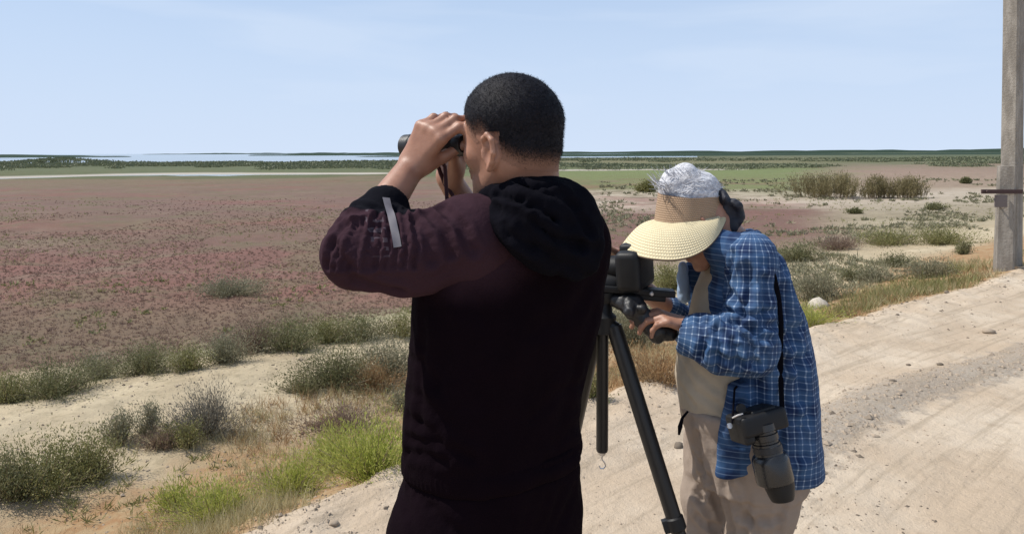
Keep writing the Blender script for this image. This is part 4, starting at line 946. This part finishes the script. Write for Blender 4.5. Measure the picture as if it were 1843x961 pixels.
E.cap(P(1292, 640, 1.90), P(1362, 644, 1.89), .040, .040, .03); E.cap(P(1225, 598, 1.955), P(1268, 608, 1.93), .044, .036, .004, 's')
V, Q = E.mesh(.0042); cr = []
for (a, m_, b_) in (((1300, 575), (1330, 585), (1385, 612)), ((1290, 590), (1318, 612), (1330, 660)), ((1308, 585), (1345, 610), (1360, 655)), ((1275, 580), (1295, 610), (1290, 660)), ((1258, 575), (1272, 605), (1262, 640)), ((1320, 580), (1360, 590), (1392, 585)), ((1310, 560), (1340, 572), (1388, 560)), ((1310, 520), (1330, 545), (1340, 572)), ((1375, 500), (1378, 540), (1370, 580)), ((1320, 455), (1310, 500), (1306, 545)), ((1350, 590), (1372, 620), (1378, 655)), ((1285, 640), (1320, 652), (1365, 655)), ((1345, 480), (1350, 520), (1340, 560))):
    cr.append((LN(a+(1.87,), m_+(1.85,), b_+(1.86,)), .0125, .0090))
V = crease(V, Q, cr); V = bumpify(V, Q, .004, 14, 61); V = bumpify(V, Q, .0015, 45, 62, 2)
mesh('sleeve', V, Q, m_plaid, wom, attrs={'cloth': uvlimb(V, [NS, NE, cu])})
E = SDF(); E.chain([FS, FE], [.062, .058], .02); E.chain([FE, FE*.6+FW*.4], [.058, .045], .02); V, Q = E.mesh(.007); V = bumpify(V, Q, .004, 14, 63); mesh('sleeve', V, Q, m_plaid, wom, attrs={'cloth': uvlimb(V, [FS, FE, FW])})
m_pale_blue = m_cloth('pale_blue_collar_cloth', (.22, .32, .48), (.36, .46, .60), 800)
K = SDF(); K.cap(P(1286, 458, 1.985), P(1330, 441, 1.975), .010, .016, .01); K.cap(P(1330, 441, 1.975), P(1362, 424, 2.03), .016, .014, .01); K.cap(P(1362, 424, 2.03), P(1345, 420, 2.16), .014, .014, .01)
K.ell(P(1305, 456, 1.975), (.030, .006, .012), frame([1, 0, .2]), .008)
V, Q = K.mesh(.004); V = bumpify(V, Q, .002, 40, 64); mesh('collar', V, Q, m_plaid, wom, attrs={'cloth': uvbody(V, (cs[2], WD))})
K = SDF(); K.cap(P(1229, 480, 2.19), P(1231, 535, 2.2), .016, .020, .01); V, Q = K.mesh(.004); V = bumpify(V, Q, .003, 40, 64); mesh('front_placket', V, Q, m_pale_blue, wom)
Tt = SDF(); z3, c3, h3 = rows(WD, [(470, 1275, 1390), (520, 1252, 1400), (560, 1245, 1400), (600, 1232, 1400), (640, 1222, 1380), (680, 1218, 1390), (720, 1222, 1400), (752, 1230, 1410)])
Tt.loft(z3, c3, WD, h3, np.interp(z3, [z3[-1], z3[0]], [.15, .12]), 0, .02, 2.2)
V, Q = Tt.mesh(.006); cr = [(LN((1222, 640, 1.95), (1250, 700, 1.93), (1300, 735, 1.92)), .005, .010), (LN((1228, 600, 1.95), (1245, 660, 1.93), (1290, 700, 1.92)), .004, .009), (LN((1222, 690, 1.95), (1250, 730, 1.93)), .004, .008)]
V = crease(V, Q, cr); V = bumpify(V, Q, .004, 12, 71); mesh('undershirt', V, Q, m_cloth('khaki_cotton', (.36, .30, .225), (.46, .39, .30), 800), wom)
Pn = SDF(); z4, c4, h4 = rows(WD, [(722, 1224, 1432), (770, 1233, 1446), (820, 1243, 1450), (860, 1248, 1448)])
Pn.loft(z4, c4, WD, h4, .178, 0, .03, 2.2)
for i, (hp, kn, an) in enumerate(legs):
    Pn.chain([hp, (hp+kn)/2, kn, an+np.array([0, 0, .0])], [.088, .082, .068, .058] if i == 0 else [.108, .104, .086, .066], .025)
V, Q = Pn.mesh(.006); cr = []
for (a, m_, b_) in (((1312, 835), (1305, 890), (1318, 961)), ((1250, 820), (1275, 860), (1300, 940)), ((1330, 850), (1345, 900), (1340, 961)), ((1252, 890), (1275, 920), (1290, 958)), ((1320, 880), (1330, 915), (1360, 955)), ((1255, 930), (1272, 945), (1296, 950)), ((1440, 850), (1410, 900), (1400, 960)), ((1255, 780), (1262, 830), (1262, 900)), ((1330, 930), (1350, 940), (1400, 935))):
    cr.append((LN(a+(1.95,), m_+(1.95,), b_+(1.95,)), .009, .010))
V = crease(V, Q, cr); V = bumpify(V, Q, .006, 9, 72); V = bumpify(V, Q, .0015, 40, 73, 2)
mesh('trousers', V, Q, m_cloth('taupe_cotton', (.26, .205, .165), (.35, .285, .235), 800), wom)
m = MB(); m.tube([P(1238, 740, 2.0), P(1228, 752, 1.99), P(1224, 768, 1.99), P(1222, 782, 1.99)], [.003, .004, .0065, .003], 8); m.build('key_cord', m_black, wom)
# hair, scarf
m_wh, t, b = m_hairy('white_grey_hair', (.38, .38, .41), (.68, .68, .70), 160, .9); b.inputs['Specular IOR Level'].default_value = .08
HW = SDF(); hc = P(1243, 350, 2.09); HW.ell(hc, (.087, .082, .060), None, .02); HW.ell(P(1208, 330, 2.07), (.034, .040, .034), None, .03); HW.ell(P(1234, 312, 2.08), (.030, .05, .028), None, .03); HW.ell(P(1262, 326, 2.09), (.034, .05, .022), None, .03)
V, Q = HW.mesh(.004); V = V+vnorm(V, Q)*(fbm(V*np.array([.35, 1, 1]), 42, 4, 81)*.0035)[:, None]; hair = mesh('hair', V, Q, m_wh, wom)
m = MB(); r = np.random.default_rng(12)
for i in range(420):
    a = r.uniform(0, 6.283); e = r.uniform(.02, 1.2); n_ = np.array([math.cos(a)*math.cos(e), math.sin(a)*math.cos(e), math.sin(e)]); p0 = hc+n_*np.array([.086, .080, .066])
    tw = nrm(np.array([.9+.2*r.normal(), .25*r.normal(), .1+.2*r.normal()])); tw = nrm(tw-n_*(tw@n_)*.95+n_*.05); L_ = r.uniform(.02, .048)
    m.tube([p0, p0+tw*L_*.5+n_*.001, p0+tw*L_-n_*.010], [.0008, .0007, .0003], 3, False)
for i in range(34):
    p0 = P(1195+r.normal()*6, 338+r.normal()*5, 2.03+r.normal()*.02); e = P(1174+r.normal()*6, 320+r.normal()*8, 2.02+r.normal()*.02); m.tube([p0, (p0+e)/2+np.array([0, 0, -.006]), e], [.0011, .0009, .0004], 3, False)
for i in range(90):
    x0 = r.uniform(1205, 1262); dd = r.uniform(2.0, 2.08); p0 = P(x0, 318-.0*x0, dd); q = P(x0+r.normal()*10-4, 300+abs(x0-1232)*.25+r.normal()*4, dd); m.tube([p0, (p0+q)/2+np.array([-.004, 0, .003]), q], [.0009, .0008, .0003], 3, False)
m.build('hair_strands', m_wh, hair)
SC = SDF(); SC.ell(P(1301, 376, 2.08), (.020, .055, .040), None, .02); SC.ell(P(1298, 425, 2.09), (.020, .05, .045), None, .02); SC.ell(P(1324, 369, 2.03), (.024, .018, .016), frame([1, .2, 0], .5), .01); SC.ell(P(1331, 388, 2.04), (.012, .016, .030), None, .01); SC.ell(P(1316, 392, 2.04), (.012, .010, .030), None, .01); SC.ell(P(1310, 410, 2.07), (.022, .045, .038), None, .02); SC.ell(P(1297, 355, 2.06), (.014, .05, .022), None, .01)
V, Q = SC.mesh(.0035); V = bumpify(V, Q, .005, 45, 83); mesh('dark_hair_scarf', V, Q, m_plain('navy_black_ribbon', (.012, .013, .022), .7), wom)
# straw visor: a woven band and a wide drooping brim
vis = thing('straw_visor', 'wide brimmed pale straw sun visor worn low over the face of the woman', 'visor', P(1243, 400, 2.08))
def m_straw(name, c1, c2):
    m, t, b = material(name, .75, .3); uv = t.n('ShaderNodeAttribute', attribute_name='cloth').outputs['Vector']; s3 = t.sep(uv)
    row = t.m('ABSOLUTE', t.m('SINE', t.m('MULTIPLY', s3[1], math.pi/.0058))); rown = t.m('FLOOR', t.m('DIVIDE', s3[1], .0058))
    st = t.m('ABSOLUTE', t.m('SINE', t.m('ADD', t.m('MULTIPLY', s3[0], math.pi/.006), t.m('MULTIPLY', rown, 1.57))))
    h = t.m('MULTIPLY', t.m('POWER', row, .5), t.m('ADD', .5, t.m('MULTIPLY', st, .5))); n = t.noise(pos(t), 60, 4)
    t.put(b.inputs['Base Color'], t.mix(t.m('ADD', t.m('MULTIPLY', h, .75), t.m('MULTIPLY', n, .3)), c1, c2)); bump(t, b, h, .8, .0025); return m
m_brim = m_straw('pale_woven_straw', (.48, .38, .21), (.76, .67, .45)); m_bnd = m_straw('tan_woven_straw', (.25, .16, .10), (.46, .32, .21))
HX, HD = 1243., 2.08
def rp(ph, hw, b_, py, dx=0): return P(HX+dx-hw*math.cos(ph), py, HD-b_*math.sin(ph))
def shell(name, rowsf, nphi, nr, mt, ph0, ph1, thick=.003):
    V = []; U = []
    for i in range(nphi+1):
        ph = ph0+(ph1-ph0)*i/nphi
        for j in range(nr+1): V.append(rowsf(ph, j/nr)); U.append((ph*.11, j/nr*(.105 if nr > 6 else .075), 0))
    V = np.array(V); Q = np.array([(i*(nr+1)+j, i*(nr+1)+j+1, (i+1)*(nr+1)+j+1, (i+1)*(nr+1)+j) for i in range(nphi) for j in range(nr)]); N = vnorm(V, Q); n = len(V)
    E_ = [(i*(nr+1)+j, (i+1)*(nr+1)+j) for i in range(nphi) for j in (0, nr)]
    q2 = [(a, b_, b_+n, a+n) for a, b_ in E_]; q3 = [(j, j+1, j+1+n, j+n) for j in range(nr)]+[(nphi*(nr+1)+j, nphi*(nr+1)+j+1, nphi*(nr+1)+j+1+n, nphi*(nr+1)+j+n) for j in range(nr)]
    Qa = np.concatenate([Q, Q[:, ::-1]+n, np.array(q2), np.array(q3)]); o = mesh(name, np.concatenate([V, V+N*thick]), Qa, mt, vis, True, attrs={'cloth': np.array(U+U, float)})
    o.data.set_sharp_from_angle(angle=math.radians(50)); return o, V
dg = math.degrees
def bandp(ph, f):
    s_ = math.sin(ph); d_ = abs(dg(ph)); top = np.interp(d_, [0, 90, 170], [347, 357, 354] if s_ >= 0 else [347, 350, 352]); bot = np.interp(d_, [0, 60, 100, 150, 175], [399, 405, 401, 389, 384] if s_ >= 0 else [399, 396, 392, 388, 384])
    return rp(ph, np.interp(f, [0, 1], [57, 64]), np.interp(f, [0, 1], [.083, .091]), top+(bot-top)*f)
shell('band', bandp, 72, 6, m_bnd, math.radians(-165), math.radians(165))
def brimp(ph, f):
    d_ = dg(ph); A = [-140, -100, -50, -20, 0, 20, 45, 70, 90, 110, 130, 150, 160]
    sm_ = lambda d0, xs_, ys_: np.mean([np.interp(d0+q_, xs_, ys_) for q_ in (-12, -8, -4, 0, 4, 8, 12)])
    ox = sm_(d_, A, [1300, 1262, 1185, 1135, 1117, 1124, 1152, 1194, 1226, 1258, 1284, 1302, 1307]); oy = sm_(d_, A, [386, 395, 415, 432, 440, 450, 463, 469, 468, 457, 437, 408, 392]); od = sm_(d_, A, [2.16, 2.24, 2.24, 2.17, 2.10, 2.03, 1.955, 1.92, 1.91, 1.92, 1.945, 1.99, 2.03])
    a = bandp(ph, .97); a = a+(a-P(HX, 400, HD))*np.array([.02, .02, 0]); b_ = P(ox, oy, od); q = a+(b_-a)*f; q[2] += .016*math.sin(math.pi*min(f, 1))*(1 if -120 < d_ < 140 else .4); return q
_, bv_ = shell('brim', brimp, 90, 16, m_brim, math.radians(-140), math.radians(160), .0028)
m = MB(); m.tube([brimp(math.radians(a), 1.0) for a in np.linspace(-140, 160, 80)], .0030, 7); m.build('brim_edging', m_plain('dark_brown_piping', (.10, .065, .045), .8), vis)
m = MB(); m.tube([bandp(math.radians(a), .99)+np.array([0, -.001, 0]) for a in np.linspace(-150, 160, 80)], .0022, 6); m.build('band_piping', m_plain('dark_brown_piping_2', (.09, .06, .04), .8), vis)

# ------------------------------------------------------------------ tripod with its pan head
m_carbon = m_plain('black_tripod_tube', (.008, .008, .009), .42, spec=.45, var=.2); m_bp = m_plain('black_plastic', (.009, .009, .010), .5, bs=.2, bscale=500, spec=.3); m_sil = m_plain('silver_metal', (.55, .55, .57), .3, 1.)
hub = P(1086, 578, 2.05)
tri = thing('tripod', 'black tripod with hooked centre column between the man and the woman', 'tripod', (hub[0], hub[1], .0))
m = MB(); m.rev(hub+np.array([0, 0, -.035]), (0, 0, 1), [(0, .022), (.005, .034), (.05, .036), (.06, .026), (.09, .022)]); m.build('hub', m_bp, tri)
ends = [np.array([.618, 1.845, .01]), np.array([.09, 2.57, .01]), np.array([-.19, 1.93, .01])]
for e in ends:
    d = nrm(e-hub); a = hub+np.array([d[0]*.09, d[1]*.09, -.01]); L_ = np.linalg.norm(e-a); d = nrm(e-a)
    m = MB(); m.tube([hub+np.array([0, 0, 0]), a+d*.01], [.020, .022], 12); m.rev(a, d, [(0, .0215), (.03, .0225), (L_*.46, .0215), (L_*.465, .0215)]); lg = m.build('leg', m_carbon, tri)
    m = MB(); m.rev(a+d*(L_*.452), d, [(0, .022), (.004, .0262), (.034, .0262), (.040, .021)], 20); sd = nrm(np.cross(d, (0, 1, 0))); m.box(a+d*(L_*.452+.02)-sd*.026, np.stack([d, sd, np.cross(d, sd)]), (.034, .018, .024)); m.build('leg_clamp', m_bp, lg)
    m = MB(); m.rev(a, d, [(L_*.465, .0195), (L_*.72, .0188)]); m.rev(a, d, [(L_*.72, .0215), (L_*.75, .0215)]); m.rev(a, d, [(L_*.75, .015), (L_*.985, .0145)]); m.build('lower_tube', m_carbon, lg)
    m = MB(); m.rev(e-d*.03, d, [(0, .017), (.025, .02), (.034, .012)]); m.build('rubber_foot', m_rub, lg)
cb = P(1086, 812, 2.05); cb[0] = hub[0]-.002
m = MB(); m.rev(cb, (0, 0, 1), [(0, .0150), (.006, .0170), (hub[2]-cb[2]+.09, .0170)]); cc_ = m.build('centre_column', m_carbon, tri)
m = MB(); m.rev(cb+np.array([0, 0, -.012]), (0, 0, 1), [(0, .006), (.004, .010), (.014, .014)]); hk = cb+np.array([0, 0, -.012]); m.tube([hk, hk+np.array([.0, 0, -.012]), hk+np.array([.007, 0, -.02]), hk+np.array([.010, 0, -.03]), hk+np.array([.004, 0, -.038]), hk+np.array([-.005, 0, -.037]), hk+np.array([-.008, 0, -.030])], .0022, 8); m.build('hook', m_sil, cc_)
m = MB(); m.rev(hub+np.array([0, 0, .055]), (0, 0, 1), [(0, .030), (.01, .036), (.03, .036), (.04, .024), (.055, .022)]); m.rev(hub+np.array([-.045, 0, .105]), (1, 0, 0), [(0, .026), (.006, .030), (.08, .030), (.086, .024)]); m.build('pan_head', m_bp, tri)
pl0 = P(1070, 516, 2.04); pl1 = P(1214, 528, 2.02); pd = nrm(pl1-pl0); Rp = np.stack([pd, nrm(np.cross((0, 0, 1), pd)), nrm(np.cross(pd, np.cross((0, 0, 1), pd)))])
m = MB(); m.box((pl0+pl1)/2, Rp, (np.linalg.norm(pl1-pl0), .052, .018), .2); m.box((pl0+pl1)/2+np.array([.03, 0, -.017]), Rp, (.11, .040, .018), .2); m.box((pl0+pl1)/2+np.array([.0, -.026, .002]), Rp, (.19, .003, .004), .1); pt = m.build('long_plate', m_bp, tri)
m = MB(); m.rev(P(1172, 528, 1.985), (0, 1, 0), [(-.012, .004), (-.010, .006), (0, .006)]); m.build('plate_knob', m_mt, pt)
hS = SDF(); hS.chain([P(1110, 540, 2.03), P(1140, 552, 2.0), P(1160, 575, 1.99)], [.022, .030, .026], .015); hS.chain([P(1160, 575, 1.99), P(1180, 596, 1.98), P(1206, 600, 1.98)], [.026, .026, .021], .01); hS.cap(P(1132, 540, 1.99), P(1132, 560, 1.96), .016, None, .006); hS.ell(P(1156, 556, 1.965), (.014, .012, .014), None, .004); hS.ell(P(1182, 612, 1.98), (.016, .018, .010), None, .008)
V, Q = hS.mesh(.0035); V = bumpify(V, Q, .0025, 60, 85); mesh('pan_handle', V, Q, m_rub, tri)
# camera clamped on the tripod plate
cm0 = P(1143, 483, 2.04); cam1 = thing('camera', 'black camera with a lens mounted on the tripod under the straw visor', 'camera', cm0)
ld = nrm([-.88, .45, -.06]); lr = nrm(np.cross(ld, (.12, -.10, 1))); lu = np.cross(lr, ld); Rc = np.stack([lr, ld, lu])
m = MB(); m.box(cm0, Rc, (.150, .070, .112), .28); m.box(cm0+lr*.050+ld*.018, Rc, (.030, .050, .080), .3); m.box(cm0+lu*.054+ld*.004, Rc, (.056, .062, .034), .35); cbod = m.build('camera_body', m_bp, cam1)
m = MB(); m.rev(cm0+lu*.044-lr*.044, lu, [(0, .011), (.008, .011), (.010, .009)]); m.build('dial', m_mt, cbod); m = MB(); m.rev(cm0+lu*.044+lr*.046, lu, [(0, .009), (.007, .009), (.009, .007)]); m.build('dial', m_mt, cbod)
m = MB(); m.box(cm0-ld*.031, Rc, (.075, .003, .052), .1); m.build('screen', m_bp, cbod)
m = MB(); m.box(cm0-ld*.038+lu*.050, Rc, (.040, .028, .028), .35); m.build('eyepiece', m_rub, cbod)
m = MB(); m.rev(cm0, ld, [(.022, .034), (.03, .036), (.07, .036), (.072, .034), (.078, .037), (.12, .037), (.125, .034), (.16, .036), (.165, .042), (.20, .044), (.20, .040), (.17, .036)]); ln0 = m.build('lens', m_bp, cam1)
m = MB(); m.rev(cm0, ld, [(.168, .001), (.172, .035), (.173, .034), (.176, .001)]); m.build('front_glass', m_gl, ln0)
m = MB(); m.rev(cm0, ld, [(.084, .0372), (.085, .0385), (.113, .0385), (.114, .0372)]); m.build('focus_ring', m_rub, ln0)
# second camera hanging at her hip
m_gloss = m_plain('glossy_black_lens_barrel', (.010, .010, .011), .27, 0., spec=.6, var=.1)
c2 = P(1362, 757, 1.845); cam2 = thing('camera', 'black camera with a long glossy lens hanging at the hip of the woman', 'camera', c2)
a0 = P(1372, 768, 1.83); a1 = P(1404, 900, 1.80); ld = nrm(a1-a0); LL = np.linalg.norm(a1-a0); lr = nrm(np.array([1, .25, 0])-ld*(np.array([1, .25, 0])@ld)); lu = np.cross(ld, lr); R2 = np.stack([lr, lu, ld])
m = MB(); m.box(c2, R2, (.128, .088, .052), .2); m.box(c2-lr*.050+ld*.012, R2, (.030, .080, .060), .3); m.box(c2+lu*(-.048), R2, (.05, .03, .05), .3); m.box(c2-ld*.022+lr*.01, R2, (.07, .06, .02), .3); b2 = m.build('camera_body', m_bp, cam2)
m = MB(); m.tube([P(1318, 752, 1.805), P(1328, 747, 1.80), P(1337, 744, 1.80)], .0022, 6); m.build('strap_lug', m_sil, b2)
m = MB(); m.rev(P(1335, 735, 1.83), lu*-1, [(0, .012), (.008, .012), (.010, .009)]); m.build('dial', m_bp, b2); m = MB(); m.rev(P(1314, 766, 1.815), lu*-1, [(0, .007), (.004, .007), (.005, .005)]); m.build('shutter_button', m_sil, b2)
m = MB(); m.rev(a0, ld, [(-.01, .034), (.006, .0345), (.008, .031), (.014, .031), (.016, .034), (.030, .034), (.032, .0315), (.037, .0315), (.039, .0345), (.066, .0355), (.070, .040)], 36); l2 = m.build('lens', m_gloss, cam2)
m = MB(); m.rev(a0, ld, [(.070, .041), (.076, .0445), (.082, .046), (.132, .0465), (.136, .0455), (.139, .041)], 40); m.build('lens_hood', m_gloss, l2)
m = MB(); m.rev(a0+lr*.008, ld, [(.132, .038), (.150, .037), (LL-.008, .031), (LL, .028), (LL, .024), (LL-.02, .024)], 32); m.build('front_barrel', m_bp, l2)
m = MB(); m.rev(a0, ld, [(.0445, .0352), (.0455, .0362), (.060, .0366), (.061, .0355)], 36); m.build('zoom_ring', m_rub, l2)
NV = (shV-CAM); AV = NV/NV[:, 1:2]; FN = (vnorm(shV, shQ)*NV).sum(1) < 0
def snap(px, py, off=.006):
    a = P(px, py, 1)-CAM; k = np.argmin(np.where(FN, (AV[:, 0]-a[0])**2+(AV[:, 2]-a[2])**2, 9)); return P(px, py, shV[k, 1]-off)
st = [P(1408, 745, 1.85)]+[snap(*q) for q in ((1406, 700), (1405, 660), (1405, 620), (1406, 580), (1402, 540), (1394, 500), (1380, 465), (1362, 436), (1348, 424))]+[P(1330, 440, 2.13), P(1290, 520, 2.3), P(1320, 640, 2.3)]
m = MB(); m.tube(st, .0065, 10, flat=.25, ref=(1, 0, 0)); m.build('shoulder_strap', m_black, cam2)
m = MB(); m.tube([P(1408, 745, 1.85), P(1404, 752, 1.83), P(1398, 758, 1.82)], .004, 6); m.build('strap_end', m_black, cam2); m = MB(); m.tube([P(1318, 762, 1.82), P(1322, 700, 1.865), snap(1330, 690, .004)], .003, 6); m.build('strap_end', m_black, cam2)
